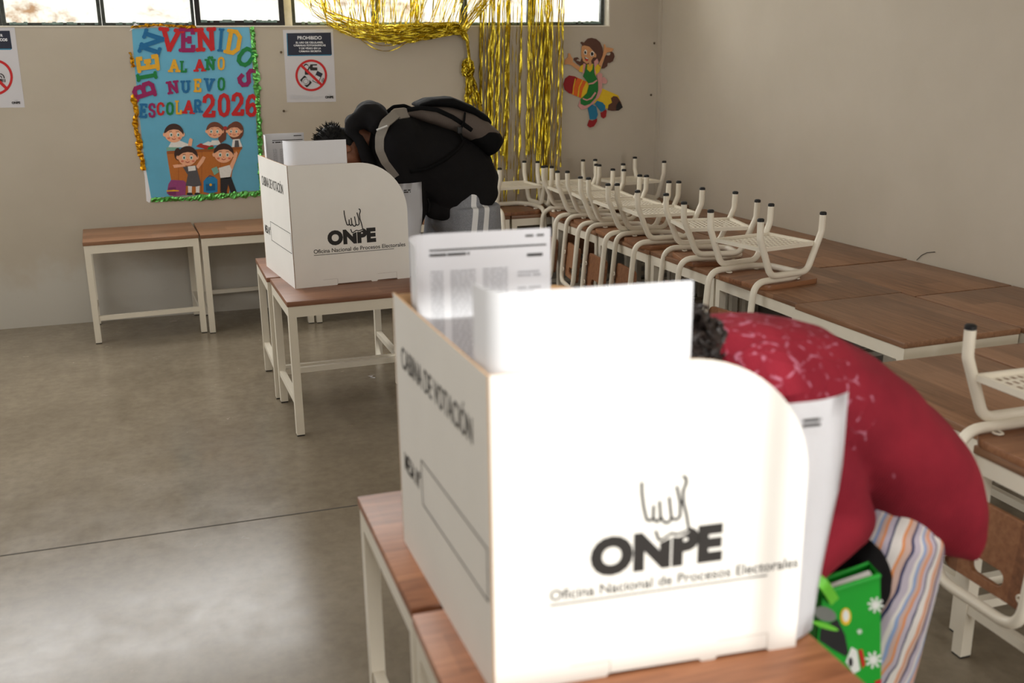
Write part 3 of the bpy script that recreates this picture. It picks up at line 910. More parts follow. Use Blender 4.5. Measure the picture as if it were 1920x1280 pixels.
def crumple_strip(name, pts, width, m, parent, seed=1, dens=90):
    """crumpled foil ribbon along points on the wall (world), irregular width"""
    rg = random.Random(seed); bm = bmesh.new()
    P = [Vector(p) for p in pts]
    L = [0]
    for a, b in zip(P, P[1:]): L.append(L[-1]+(b-a).length)
    n = int(L[-1]*dens); rows = []
    for i in range(n+1):
        s = L[-1]*i/n; k = 0
        while k < len(L)-2 and L[k+1] < s: k += 1
        p = P[k].lerp(P[k+1], (s-L[k])/max(1e-6, L[k+1]-L[k]))
        d = (P[k+1]-P[k]).normalized(); nv = Vector((-d.z, 0, d.x))
        w = width*(.55+.9*abs(noise.noise(Vector((s*14, seed, 0)))))
        row = []
        for j in range(4):
            o = (j/3-.5)*w + rg.uniform(-.003, .003)
            q = p+nv*o+Vector((rg.uniform(-.003, .003), -.004-rg.uniform(0, .012)*(1 if j in (1, 2) else .5), rg.uniform(-.003, .003)))
            row.append(bm.verts.new(q))
        rows.append(row)
    for A, B in zip(rows, rows[1:]):
        for j in range(3):
            bm.faces.new((A[j], A[j+1], B[j+1])); bm.faces.new((A[j], B[j+1], B[j]))
    return obj(name, bm, m, parent, sm=0, recalc=False)

# --- the blue welcome poster
tp = lambda x, y: wpt(240+x/3.4595, 30+y/3.4595)
root = thing('welcome_poster', 'blue welcome poster with colourful letters and schoolchildren, edged in torn foil', 'poster', (.13, YB, .8))
_inv = Matrix.Translation((-.13, -YB, -.8))
poster_kids = []
def adopt(o, root=root):
    o.data.transform(Matrix.Translation(-root.location)); o.parent = root; return o
SKY = plain('poster_blue', (100, 176, 208), .35, 0, .04, 8, .1)
f = Flat(tp, .0015, .0005)
f.add([(25, 85), (200, 76), (420, 80), (600, 76), (785, 72), (800, 200), (812, 400), (828, 640), (845, 900), (868, 1130), (700, 1142), (480, 1160), (300, 1168), (150, 1180), (110, 960), (80, 700), (60, 500), (38, 280)], SKY, 0)
adopt(f.done('backing_sheet'))
f = Flat(tp, .0015, .0005); f.add([(8, 98), (46, 44), (70, 60), (28, 88)], PAPER, 1); f.add([(80, 900), (112, 890), (150, 1180), (140, 1212), (120, 1200), (108, 1040)], PAPER, -1); adopt(f.done('torn_paper_edge'))
adopt(crumple_strip('gold_foil_edge', [tp(x, y) for x, y in ((20, 75), (120, 62), (220, 58), (320, 68), (440, 72))], .022, GOLD2, None, 3))
adopt(crumple_strip('gold_foil_edge', [tp(x, y) for x, y in ((15, 235), (30, 300), (35, 330))], .03, GOLD2, None, 4))
adopt(crumple_strip('gold_foil_edge', [tp(x, y) for x, y in ((42, 510), (40, 560), (55, 620), (46, 690), (52, 740), (72, 800), (75, 880), (96, 940), (98, 1000))], .046, GOLD2, None, 5))
adopt(crumple_strip('green_foil_edge', [tp(x, y) for x, y in ((805, 70), (812, 160), (822, 280), (835, 420), (842, 560), (850, 700), (856, 860), (862, 1000), (866, 1150))], .046, GREENF, None, 6))
adopt(crumple_strip('green_foil_edge', [tp(x, y) for x, y in ((150, 1192), (280, 1186), (420, 1182), (560, 1168), (700, 1160), (860, 1150))], .046, GREENF, None, 7))
LT = [('B', 103, 482, 118, 150, 108, PUR), ('I', 122, 392, 105, 140, 100, GRN), ('E', 128, 305, 118, 150, 98, YEL), ('N', 155, 175, 150, 150, 72, BLU),
      ('V', 275, 155, 150, 160, -6, RED), ('E', 386, 155, 118, 162, 0, PUR), ('N', 505, 152, 130, 160, 3, RED), ('I', 602, 156, 78, 155, -4, BLU), ('D', 686, 170, 112, 165, -10, YEL),
      ('O', 765, 265, 112, 135, -35, GRN), ('S', 782, 400, 115, 150, -62, PUR),
      ('A', 300, 322, 70, 88, 0, YEL), ('L', 360, 328, 52, 78, 0, GRN), ('A', 465, 320, 72, 84, 2, RED), ('Ñ', 534, 315, 66, 76, 0, GRN), ('O', 604, 308, 52, 88, 0, YEL),
      ('N', 292, 462, 76, 88, 8, PUR), ('U', 374, 458, 62, 84, 2, BLU), ('E', 452, 450, 56, 88, 0, YEL), ('V', 526, 446, 66, 88, -3, BLU), ('O', 605, 441, 54, 88, 0, GRN),
      ('E', 100, 614, 58, 94, -3, BLU), ('S', 156, 612, 58, 96, 0, PUR), ('C', 212, 602, 58, 88, 0, RED), ('O', 272, 600, 56, 86, 0, GRN), ('L', 328, 592, 52, 92, 0, YEL), ('A', 393, 590, 72, 92, -2, RED), ('R', 452, 584, 60, 88, 0, BLU),
      ('2', 524, 582, 98, 156, 0, RED), ('0', 622, 578, 96, 156, 0, RED), ('2', 711, 572, 96, 156, 0, RED), ('6', 800, 580, 92, 150, 0, RED)]
for ch, cx, cy, w, h, rot, m in LT: adopt(letter(ch, cx, cy, w, h, rot, m, tp, None, .26 if ch in '026' else (.26 if h < 100 else .24)))
# printed schoolchildren round a desk
def ink(name, rgb, rough=.45): return plain('print_'+name, rgb, rough, 0, .05, 80)
PSK, PSK2, PHR, PHR2, PWH, PGY, PDK, POR, POR2 = ink('skin', (244, 180, 142)), ink('blush', (222, 118, 92)), ink('dark_hair', (60, 36, 28)), ink('brown_hair', (112, 62, 40)), ink('white', (232, 230, 226)), ink('grey', (86, 84, 88)), ink('dark', (40, 38, 42)), ink('orange_wood', (190, 112, 46)), ink('dark_orange_wood', (158, 88, 36))
PMG, PMG2, PBL, PBL2, PRD, PTL = ink('magenta', (150, 66, 122)), ink('dark_magenta', (118, 46, 98)), ink('bag_blue', (36, 130, 184)), ink('bag_dark_blue', (24, 94, 142)), ink('red', (176, 48, 44)), ink('teal', (126, 178, 160))
f = Flat(tp, .0015, .0005)
f.add([(250, 880), (740, 850), (716, 905), (680, 985), (655, 1150), (270, 1166), (282, 1080), (262, 960)], POR, 1)
f.add([(252, 876), (742, 846), (738, 866), (254, 896)], POR2, 2)
for x in (330, 480, 600): f.line([(x, 880), (x-4, 1150)], 3, POR2, 2)
f.add([(440, 845), (470, 825), (550, 838), (560, 850), (500, 862)], PRD, 3); f.add([(480, 832), (520, 812), (556, 826), (530, 842)], PWH, 3.6); f.add([(520, 850), (556, 846), (552, 862), (518, 866)], GRN, 3.8)
f.add([(250, 852), (330, 846), (330, 868), (250, 874)], PTL, 3)
adopt(f.done('printed_desk'))
def kid(x, y, r, hair, girl=False, look=0, face=True):
    """head of a printed child, facing out"""
    g.add(ell(x, y, r, r*.96), PSK, 8)
    g.add(ell(x-r*.98, y+r*.1, r*.2, r*.24, n=10), PSK, 7.6); g.add(ell(x+r*.98, y+r*.1, r*.2, r*.24, n=10), PSK, 7.6)
    a = [(x+r*1.06*math.cos(R(t)), y-r*1.08*math.sin(R(t))) for t in range(-8, 190, 11)]
    g.add(a+[(x-r*.86, y-r*.1), (x-r*.5, y-r*.36), (x, y-r*.46), (x+r*.5, y-r*.4), (x+r*.88, y-r*.1)], hair, 9)
    for s in (-.36, .40):
        g.add(ell(x+r*s+look, y+r*.12, r*.17, r*.23, n=12), PWH, 9); g.add(ell(x+r*s+look*1.4, y+r*.14, r*.10, r*.15, n=10), PTL, 9.7); g.add(ell(x+r*s+look*1.5, y+r*.14, r*.06, r*.1, n=8), PDK, 10.3)
        g.line([(x+r*(s-.14), y-r*.2), (x+r*(s+.14), y-r*.22)], r*.05, hair, 9)
        g.add(ell(x+r*s*1.5, y+r*.5, r*.16, r*.1, n=10), PSK2, 9)
    g.line([(x-r*.2, y+r*.56), (x, y+r*.64), (x+r*.2, y+r*.56)], r*.07, PRD, 9.5)
    g.add(ell(x+look, y+r*.36, r*.07, r*.05, n=8), PSK2, 9.4)
g = Flat(tp, .0015, .0005); g.add([(262, 850), (280, 815), (330, 805), (392, 830), (392, 852)], PWH, 4); g.add([(388, 840), (396, 800), (404, 790), (420, 800), (412, 845)], PSK, 5); kid(297, 762, 60, PHR, look=4); adopt(g.done('printed_boy'))
g = Flat(tp, .0015, .0005)
g.add([(600, 700), (640, 740), (635, 800), (600, 826), (585, 800)], PHR2, 5); g.add([(524, 838), (545, 806), (590, 806), (604, 836)], PWH, 4); kid(562, 742, 52, PHR2, look=-3); g.add(ell(630, 726, 14, 12, n=10), PRD, 11); adopt(g.done('printed_girl'))
g = Flat(tp, .0015, .0005)
g.add(ell(700, 745, 50, 62), PHR2, 5); g.add([(672, 850), (680, 800), (722, 796), (742, 848)], PWH, 6); g.add([(690, 850), (694, 806), (716, 806), (722, 848)], PGY, 6.6); kid(688, 742, 46, PHR2, look=-3); adopt(g.done('printed_girl'))
g = Flat(tp, .0015, .0005)
g.add(ell(322, 895, 22, 40), PHR, 7)
g.add([(356, 980), (440, 968), (452, 1010), (476, 1098), (440, 1106), (374, 1100), (388, 1030)], PGY, 5.4); g.add([(388, 975), (436, 970), (440, 1000), (392, 1006)], PWH, 6)
g.add([(372, 975), (300, 985), (290, 966), (320, 962), (372, 962)], PSK, 5); g.add([(440, 976), (470, 930), (486, 908), (504, 916), (490, 946), (456, 990)], PSK, 5)
for x in (402, 452): g.add([(x-13, 1100), (x+13, 1100), (x+11, 1152), (x-11, 1152)], PWH, 5); g.add(ell(x-2, 1153, 20, 9, n=12), PDK, 5.6)
kid(386, 910, 62, PHR); adopt(g.done('printed_girl'))
g = Flat(tp, .0015, .0005)
g.add([(588, 985), (660, 965), (676, 990), (660, 1050), (600, 1055)], PWH, 5); g.add([(600, 1050), (668, 1042), (704, 1138), (664, 1140), (650, 1090), (640, 1140), (600, 1138)], PDK, 5)
g.add([(660, 968), (690, 900), (700, 876), (712, 890), (702, 930), (676, 1000)], PSK, 5.5); g.add([(590, 990), (566, 1010), (552, 1006), (572, 985)], PSK, 5.5); g.add([(540, 990), (576, 975), (590, 1012), (560, 1032)], PTL, 6)
g.add(ell(622, 1144, 22, 9, n=12), PDK, 5.6); g.add(ell(684, 1142, 22, 9, n=12), PDK, 5.6)
kid(620, 892, 62, PHR); adopt(g.done('printed_boy'))
g = Flat(tp, .0015, .0005); g.add([(252, 1150), (262, 1090), (280, 1062), (360, 1066), (376, 1080), (372, 1160), (300, 1170)], PMG, 5); g.add([(262, 1112), (310, 1108), (312, 1160), (262, 1160)], PMG2, 5.6); g.add([(250, 1130), (300, 1126), (330, 1130), (330, 1136), (250, 1138)], YEL, 6.2); adopt(g.done('printed_backpack'))
g = Flat(tp, .0015, .0005); g.add([(490, 1140), (490, 1070), (510, 1046), (560, 1042), (580, 1060), (580, 1140), (530, 1150)], PBL, 5); g.add([(505, 1090), (565, 1086), (566, 1130), (506, 1134)], PBL2, 5.6); g.add(ell(536, 1094, 9, n=10), YEL, 6.2); g.line([(512, 1050), (530, 1034), (556, 1044)], 5, PBL2, 5.6); adopt(g.done('printed_backpack'))

# --- prohibition notices
NAVY, CYAN, PRED = plain('notice_navy', (38, 42, 60), .6), plain('notice_cyan', (52, 132, 168), .6), plain('notice_red', (196, 32, 34), .6)
SHEET = plain('notice_paper', (206, 204, 208), .6, 0, .01, 10)
def notice_frame(tr, root, cx, cy, r, bar):
    f = Flat(tr, .0012, .0004); f.ring(cx, cy, r*.86, r, PRED, 3)
    adopt(f.done('prohibition_ring'), root)
    f = Flat(tr, .0012, .0004); (x0, y0), (x1, y1) = bar; f.line([(x0, y0), (x1, y1)], r*.16, PRED, 6); adopt(f.done('prohibition_bar'), root)
def wall_text(name, s, tr, x, y, hpx, m, root, bold=.0, align='CENTER', sx=1.0, out=.0032):
    """hpx: cap height in picture units"""
    a, b = tr(x, y), tr(x, y+hpx); size = (a.z-b.z)/.70
    bs = basis((a.x, YB-out, a.z), (1, 0, 0), (0, 0, 1))
    o = put_mesh(name, text_mesh(s, size, bold*size, align, sx, .0002), m, bs, None)
    return adopt(o, root)
def mini_logo(tr, root, x, y, h):
    wall_text('office_logo', 'ONPE', tr, x, y, h, INK, root, .05)
    f = Flat(tr, .0012, .0004); 
    for k in range(4): f.line([(x-h*.5+h*.36*k, y-h*1.5), (x-h*.4+h*.36*k, y-h*.9)], h*.14, GREYINK, 3)
    f.line([(x-h*.4, y-h*.9), (x+h*.7, y-h*.9)], h*.14, GREYINK, 3.5)
    adopt(f.done('logo_hand'), root)
tn = lambda x, y: wpt(520+x/8, 40+y/8)
nr = thing('notice_sheet', 'white notice with crossed-out camera and phone, right of the welcome poster', 'notice', tuple(Vector((tn(480, 660).x, YB, tn(480, 1200).z))))
f = Flat(tn, .0010, .0004); f.add([(82, 128), (832, 118), (880, 1205), (145, 1215)], SHEET, 0); adopt(f.done('sheet'), nr)
f = Flat(tn, .0012, .0004); f.add([(136, 178), (800, 168), (818, 498), (800, 514), (150, 520)], CYAN, 1); adopt(f.done('header_shadow'), nr)
f = Flat(tn, .0012, .0004); f.add([(148, 178), (802, 168), (816, 498), (162, 508)], NAVY, 2); adopt(f.done('header_panel'), nr)
wall_text('notice_heading', 'PROHIBIDO', tn, 482, 250, 50, PAPER, nr, .012)
for s_, y_, x_ in (('EL USO DE CELULARES,', 319, 482), ('CÁMARAS FOTOGRÁFICAS', 362, 485), ('Y DE VÍDEO EN LA', 406, 488), ('CÁMARA SECRETA', 450, 490)): wall_text('notice_text', s_, tn, x_, y_, 26, PAPER, nr, .022, sx=1.1)
notice_frame(tn, nr, 508, 810, 238, ((352, 655), (665, 955)))
f = Flat(tn, .0012, .0004)
f.add([(395, 690), (400, 650), (430, 632), (460, 650), (474, 690), (490, 660), (496, 645), (596, 642), (596, 660), (530, 662), (530, 690), (598, 692), (598, 735), (500, 735), (480, 700), (468, 735), (466, 800), (412, 800), (412, 720)], INK, 4)
f.add(ell(434, 690, 32, 34), SHEET, 5); adopt(f.done('video_camera_icon'), nr)
f = Flat(tn, .0012, .0004); f.add([(340, 880), (398, 818), (412, 812), (515, 915), (500, 940), (445, 990), (432, 985)], INK, 4); f.add(ell(426, 900, 54, 54), SHEET, 5); f.ring(426, 900, 34, 40, INK, 6, n=24); adopt(f.done('photo_camera_icon'), nr)
f = Flat(tn, .0012, .0004); f.add([(600, 742), (680, 785), (610, 935), (525, 895)], INK, 4); f.add([(601, 752), (669, 788), (652, 828), (580, 792)], NAVY, 5); f.add([(574, 803), (646, 838), (606, 924), (535, 888)], SHEET, 5)
for r_ in (28, 50): f.ring(640, 880, r_, r_+10, INK, 4, -35, 45, 8)
adopt(f.done('phone_icon'), nr)
f = Flat(tn, .0012, .0004)
for k, (xa, xb) in enumerate(((192, 290), (192, 540), (192, 690), (192, 660), (192, 620))): f.line([(xa, 1098+k*16), (xb, 1096+k*16)], 5, GREYINK, 2)
adopt(f.done('small_print'), nr)
mini_logo(tn, nr, 778, 1138, 34)
# notice cut by the left edge of the photo
t2 = lambda x, y: wpt(x/7.53, 40+y/7.53)
nl = thing('notice_sheet', 'white no-smoking notice cut off by the left edge of the photo', 'notice', tuple(Vector((-1.08, YB, 1.42))))
f = Flat(t2, .0010, .0004); f.add([(-490, 90), (205, 85), (352, 1215), (-400, 1225)], SHEET, 0); adopt(f.done('sheet'), nl)
f = Flat(t2, .0012, .0004); f.add([(-430, 135), (136, 132), (172, 385), (150, 402), (-400, 405)], CYAN, 1); adopt(f.done('header_shadow'), nl)
f = Flat(t2, .0012, .0004); f.add([(-420, 135), (136, 132), (170, 385), (-390, 390)], NAVY, 2); adopt(f.done('header_panel'), nl)
wall_text('notice_text', 'R', t2, 38, 200, 36, PAPER, nl, .03, 'RIGHT'); wall_text('notice_text', 'COS', t2, 104, 262, 36, PAPER, nl, .045, 'RIGHT')
notice_frame(t2, nl, -70, 790, 252, ((-240, 620), (95, 950)))
f = Flat(t2, .0012, .0004); f.add([(-200, 812), (30, 812), (30, 858), (-200, 858)], INK, 4); f.add([(38, 812), (48, 812), (48, 858), (38, 858)], INK, 4); f.add([(62, 812), (74, 812), (76, 858), (64, 858)], INK, 4); f.ring(0, 800, 52, 66, INK, 4, -90, 5, 12); f.ring(-6, 800, 24, 36, INK, 4, -90, 5, 12); adopt(f.done('cigarette_icon'), nl)
mini_logo(t2, nl, 226, 1150, 30)

# --- foam cut-out of a schoolgirl riding a pencil
tg = lambda x, y: wpt(1040+x/6.735, 60+y/6.735)
gr_ = thing('foam_cutout', 'foam cut-out of a girl in green apron riding a big pencil', 'wall decoration', tuple(Vector((tg(480, 600).x, YB, tg(480, 1200).z))))
FB, FS, FP, FY, FBL, FDR, FOR, FBK, FWH, FGR = foam('brown', (88, 54, 40)), foam('tan', (206, 148, 100)), foam('pink', (206, 146, 142)), foam('sun', (222, 184, 30)), foam('denim', (24, 112, 148)), foam('wine', (146, 18, 24)), foam('orange', (216, 96, 24)), foam('black', (28, 24, 24)), foam('white', (226, 222, 214)), foam('leaf', (18, 112, 42))
def cut(name, items):
    f = Flat(tg, .006, .0016)
    for pts, m, ly in items: f.add(pts, m, ly, .0030)
    adopt(f.done(name), gr_)
cut('pencil', [([(120, 640), (150, 580), (190, 552), (240, 556), (800, 800), (850, 950), (800, 990), (700, 985), (320, 830), (200, 780), (130, 730)], FY, 0),
  ([(104, 660), (130, 585), (180, 548), (250, 560), (285, 580), (240, 660), (215, 780), (180, 775), (125, 730)], FDR, 1), ([(285, 578), (345, 600), (300, 690), (280, 815), (212, 785), (235, 670)], FOR, 1), ([(350, 606), (395, 628), (350, 720), (326, 832), (290, 820), (310, 700)], FOR, 1),
  ([(252, 585), (262, 590), (236, 700), (232, 790), (222, 788), (228, 690)], FY, 2), ([(345, 600), (352, 606), (310, 700), (296, 822), (286, 818), (302, 690)], FY, 2),
  ([(705, 835), (740, 808), (785, 815), (830, 880), (855, 950), (800, 992), (720, 996), (665, 985), (675, 920), (720, 890)], FB, 1), ([(808, 872), (840, 920), (855, 950), (800, 992), (768, 988), (775, 920)], FBK, 2)])
cut('hair', [([(345, 165), (320, 135), (340, 122), (365, 135), (410, 85), (460, 74), (520, 88), (570, 130), (600, 200), (608, 270), (585, 340), (545, 390), (470, 400), (345, 420), (320, 425), (280, 400), (235, 350), (240, 325), (285, 318), (310, 345), (285, 340), (270, 360), (320, 375), (338, 330), (335, 220)], FB, 1),
  ([(690, 260), (710, 240), (742, 270), (752, 310), (730, 370), (690, 392), (665, 390), (660, 430), (620, 460), (585, 462), (600, 420), (640, 300)], FB, 1), ([(640, 268), (700, 262), (690, 292), (660, 296)], WALL, 2)])
cut('arm', [([(120, 415), (120, 355), (160, 320), (165, 270), (185, 268), (205, 310), (225, 340), (220, 375), (310, 440), (320, 470), (300, 490), (210, 420), (160, 405)], FS, 2)])
cut('arm', [([(545, 415), (600, 300), (612, 230), (615, 160), (628, 150), (642, 195), (700, 200), (738, 212), (720, 245), (650, 262), (620, 330), (580, 445)], FS, 3)])
cut('face', [([(335, 180), (370, 170), (430, 185), (490, 250), (520, 285), (515, 320), (480, 320), (450, 370), (400, 400), (355, 370), (330, 300)], FS, 3), ([(360, 250), (380, 218), (402, 240), (395, 285), (368, 285)], FWH, 4), ([(440, 270), (465, 240), (492, 255), (485, 300), (450, 308)], FWH, 4),
  ([(366, 245), (384, 238), (390, 270), (372, 280)], FBK, 5), ([(448, 262), (470, 252), (484, 280), (464, 302), (450, 292)], FBK, 5), ([(370, 310), (400, 325), (420, 335), (410, 365), (390, 365), (376, 345)], FBK, 4), ([(378, 342), (400, 340), (412, 352), (402, 366), (386, 362)], RED, 5), ([(372, 312), (398, 326), (418, 334), (412, 342), (384, 334)], FWH, 5)])
cut('blouse', [([(320, 430), (350, 412), (375, 440), (350, 510), (300, 500)], FY, 3), ([(500, 430), (540, 405), (580, 440), (560, 500), (500, 560)], FY, 3), ([(400, 410), (470, 400), (500, 450), (470, 510), (400, 500), (380, 450)], FY, 2), ([(425, 380), (455, 370), (460, 410), (430, 440)], FS, 3)])
cut('skirt_and_bow', [([(355, 395), (385, 400), (360, 520), (345, 525)], FP, 4), ([(490, 370), (530, 335), (548, 380), (500, 450), (515, 545), (495, 520)], FP, 4), ([(525, 525), (560, 512), (595, 530), (590, 740), (550, 830), (510, 860), (480, 905), (400, 960), (330, 980), (290, 930), (320, 850), (520, 760), (540, 620)], FP, 3), ([(595, 580), (620, 566), (662, 620), (640, 655), (595, 645)], FP, 2)])
cut('apron', [([(392, 410), (402, 412), (398, 470), (440, 508), (470, 470), (478, 410), (488, 420), (490, 520), (522, 580), (540, 640), (540, 740), (510, 830), (440, 905), (370, 930), (320, 905), (318, 850), (400, 770), (428, 660), (352, 560), (380, 490)], FGR, 5),
  ([(410, 650), (470, 636), (524, 600), (528, 615), (480, 655), (420, 664)], FP, 6), ([(345, 830), (400, 850), (450, 825), (500, 755), (515, 770), (460, 845), (395, 868), (345, 848)], FP, 6)])
cut('trousers', [([(415, 960), (470, 915), (520, 940), (542, 1040), (520, 1100), (440, 1104), (430, 1040)], FBL, 2), ([(500, 905), (530, 866), (600, 890), (634, 930), (630, 985), (580, 1008), (545, 960)], FBL, 2)])
cut('shoes', [([(430, 1106), (470, 1120), (530, 1090), (528, 1130), (490, 1190), (440, 1206), (405, 1180)], FDR, 3), ([(572, 1016), (600, 1008), (640, 975), (652, 1000), (640, 1070), (610, 1092), (580, 1070)], FDR, 3)])

# screws left in the wall
for k, (px, py, lab) in enumerate(((1226, 81, 'rusty screw in the back wall high up beside the room corner'), (1220, 178, 'rusty screw in the back wall near the corner, level with the cut-out girl'), (527, 98, 'small screw in the back wall left of the camera notice'), (532, 208, 'small screw in the back wall just below the camera notice'))):
    p = wpt(px, py); bm = bmesh.new()
    tube(bm, [(0, .002, 0), (0, -.008, 0)], .004, 8); tube(bm, [(0, -.008, 0), (0, -.012, 0)], [.0085, .007], 10)
    o = obj('screw', bm, plain('rusty_metal', (92, 78, 62), .7, .3)); o.location = p; tag(o, lab, 'screw', 'screws in the back wall')
bm = bmesh.new(); q = [onx(a, b, xr(3.9)) for a, b in ((1723, 487), (1732, 478), (1742, 473), (1756, 472))]
tube(bm, [(xr(p.y)-.004, p.y, p.z) for p in q], .0016, 6); tag(obj('wire', bm, RUBBER), 'thin dark bit of wire on the right wall above the desks', 'wire')
p = onz(697, 707, 0); bm = bmesh.new()
for k in range(5):
    a = k*1.3; poly(bm, [(p.x+.014*math.cos(a)+.004*k, p.y+.05*(k/5-.5), .001+.002*k), (p.x+.022*math.cos(a+.8), p.y+.05*(k/5-.4), .004+.003*(k % 3)), (p.x-.012*math.cos(a), p.y+.05*(k/5-.3), .002+.001*k)], (0, 0, .0008))
tag(obj('paper_scrap', bm, PAPER, sm=0), 'small crumpled white paper scrap on the floor under the far booth desks', 'scrap')

# ------------------------------------------------------------------ gold foil curtain
rg = random.Random(11)
def ribbon(bm, pts, w, tw=3.0, ph=0.0, crump=.0):
    P = [Vector(p) for p in pts]; n = len(P); prev = None
    for i in range(n):
        t = (P[min(i+1, n-1)]-P[max(i-1, 0)]).normalized()
        sid = t.cross(Vector((0, 1, 0)))
        sid = sid.normalized() if sid.length > 1e-4 else Vector((1, 0, 0))
        nor = sid.cross(t)
        a = ph+tw*math.sin(i*.9+ph*3)*.5
        d = (sid*math.cos(a)+nor*math.sin(a))*w*.5
        j = Vector((rg.uniform(-crump, crump), rg.uniform(-crump, crump)*.6, rg.uniform(-crump, crump)))
        cur = (bm.verts.new(P[i]-d+j), bm.verts.new(P[i]+d+j))
        if prev: bm.faces.new((prev[0], prev[1], cur[1], cur[0]))
        prev = cur
bm = bmesh.new()
xs = []
for k in range(104):
    xs.append(rg.choice((906, 924, 931, 950, 957, 975, 990, 1004, 1020, 1028, 1040, 1050))+rg.uniform(-7, 7))
for x in xs:
    top = ony(x+rg.uniform(-3, 3), -95, YB-.05); top.z = 2.62
    d = rg.uniform(.012, .05)
    a = ony(x, 30, YB-d); zb = rg.choice((.66, .72, .8, .9, 1.0))
    b = ony(x+rg.uniform(-6, 2)-6, 420, YB-d)
    pts = []
    n = 44
    for i in range(n+1):
        t = i/n; z = top.z+(zb-top.z)*t
        tt = (a.z-z)/(a.z-b.z)
        xx = a.x+(b.x-a.x)*max(tt, -.3)+.002*math.sin(z*9+x)
        pts.append(Vector((min(max(xx, 2.075), 2.735), YB-d-.004*math.sin(z*7+x*2), z)))
    ribbon(bm, pts, rg.uniform(.005, .013), rg.uniform(.8, 2.4), rg.uniform(0, 6.28), .0022)
o = obj('foil_curtain', bm, GOLD, sm=0, recalc=False)
tag(o, 'straight gold foil fringe strands hanging over window and wall beside the cut-out girl', 'foil curtain', kind='stuff')
# the part of the curtain gathered to one side and knotted
gt = thing('foil_curtain', 'gold foil fringe swept aside in a swag and knotted over the bending man', 'foil curtain', (1.98, YB-.05, 1.3))
drape = [(548, -8), (585, 22), (625, 48), (665, 63), (705, 71), (745, 74), (790, 68), (830, 62), (862, 58), (876, 76), (881, 120)]
def dr(s):
    i = min(int(s*(len(drape)-1)), len(drape)-2); f = s*(len(drape)-1)-i
    return (drape[i][0]+(drape[i+1][0]-drape[i][0])*f, drape[i][1]+(drape[i+1][1]-drape[i][1])*f)
bm = bmesh.new()
for k in range(175):
    xt = rg.uniform(540, 985); 
    s0 = min(.84, max(0.02, (xt-545)/(985-545)*.86+rg.uniform(.02, .14)))
    off = rg.uniform(-26, 8); dy = rg.uniform(.02, .10)
    T = ony(xt-(dr(s0)[0]-xt)*.5, -70, YB-.06); T.z = 2.6
    J = dr(s0); Jp = ony(J[0], J[1]+off, YB-dy)
    mid = T.lerp(Jp, .55)+Vector((0, 0, -.03))
    pts = [T.lerp(mid, i/7) for i in range(7)]+[mid.lerp(Jp, i/6) for i in range(6)]
    n = 26
    for i in range(n+1):
        s = s0+(1-s0)*i/n; q = dr(s); sq = 1-.8*max(0, (s-.55)/.45)
        w = ony(q[0]+rg.uniform(-1.5, 1.5), q[1]+off*sq+rg.uniform(-2, 2), YB-dy+rg.uniform(-.004, .004)); pts.append(w)
    ribbon(bm, pts, rg.uniform(.003, .010), rg.uniform(2, 5), rg.uniform(0, 6.28), .003)
# two strands that sag free below the swag
for yy, sg in ((70, 26), (66, 20)):
    pts = [ony(672+(775-672)*i/16, yy+sg*math.sin(math.pi*i/16), YB-.03) for i in range(17)]
    ribbon(bm, pts, .006, 1, .4, .001)
o = obj('swag', bm, GOLD, gt, sm=0, recalc=False, kind='stuff'); o.data.transform(Matrix.Translation(-gt.location))
bm = bmesh.new(); c = ony(877, 128, YB-.06)
for k in range(46):
    ax = Vector((rg.uniform(-1, 1), rg.uniform(-1, 1), rg.uniform(-1, 1))).normalized(); e = ax.orthogonal().normalized(); e2 = ax.cross(e)
    rr = rg.uniform(.028, .046); a0 = rg.uniform(0, 6.28)
    pts = [c+(e*math.cos(a0+t*.3)+e2*math.sin(a0+t*.3)+ax*.35*math.sin(t*.5))*rr*(1+.12*math.sin(t)) for t in range(18)]
    pts = [Vector((p.x, min(p.y, YB-.005), c.z+(p.z-c.z)*1.55)) for p in pts]
    ribbon(bm, pts, rg.uniform(.008, .014), 2, rg.uniform(0, 6), .002)
o = obj('knot', bm, GOLD, gt, sm=0, recalc=False, kind='stuff'); o.data.transform(Matrix.Translation(-gt.location))
bm = bmesh.new()
for k in range(46):
    a = rg.uniform(-1, 1); dd = rg.uniform(.02, .08)
    e = rg.uniform(195, 215)
    pts = [ony(880+a*4+(a*13+8)*t**.6+rg.uniform(-1, 1), 140+(e-140)*t, YB-dd) for t in [i/12 for i in range(13)]]
    ribbon(bm, pts, rg.uniform(.007, .014), 2.5, rg.uniform(0, 6), .003)
o = obj('tail', bm, GOLD, gt, sm=0, recalc=False, kind='stuff'); o.data.transform(Matrix.Translation(-gt.location))

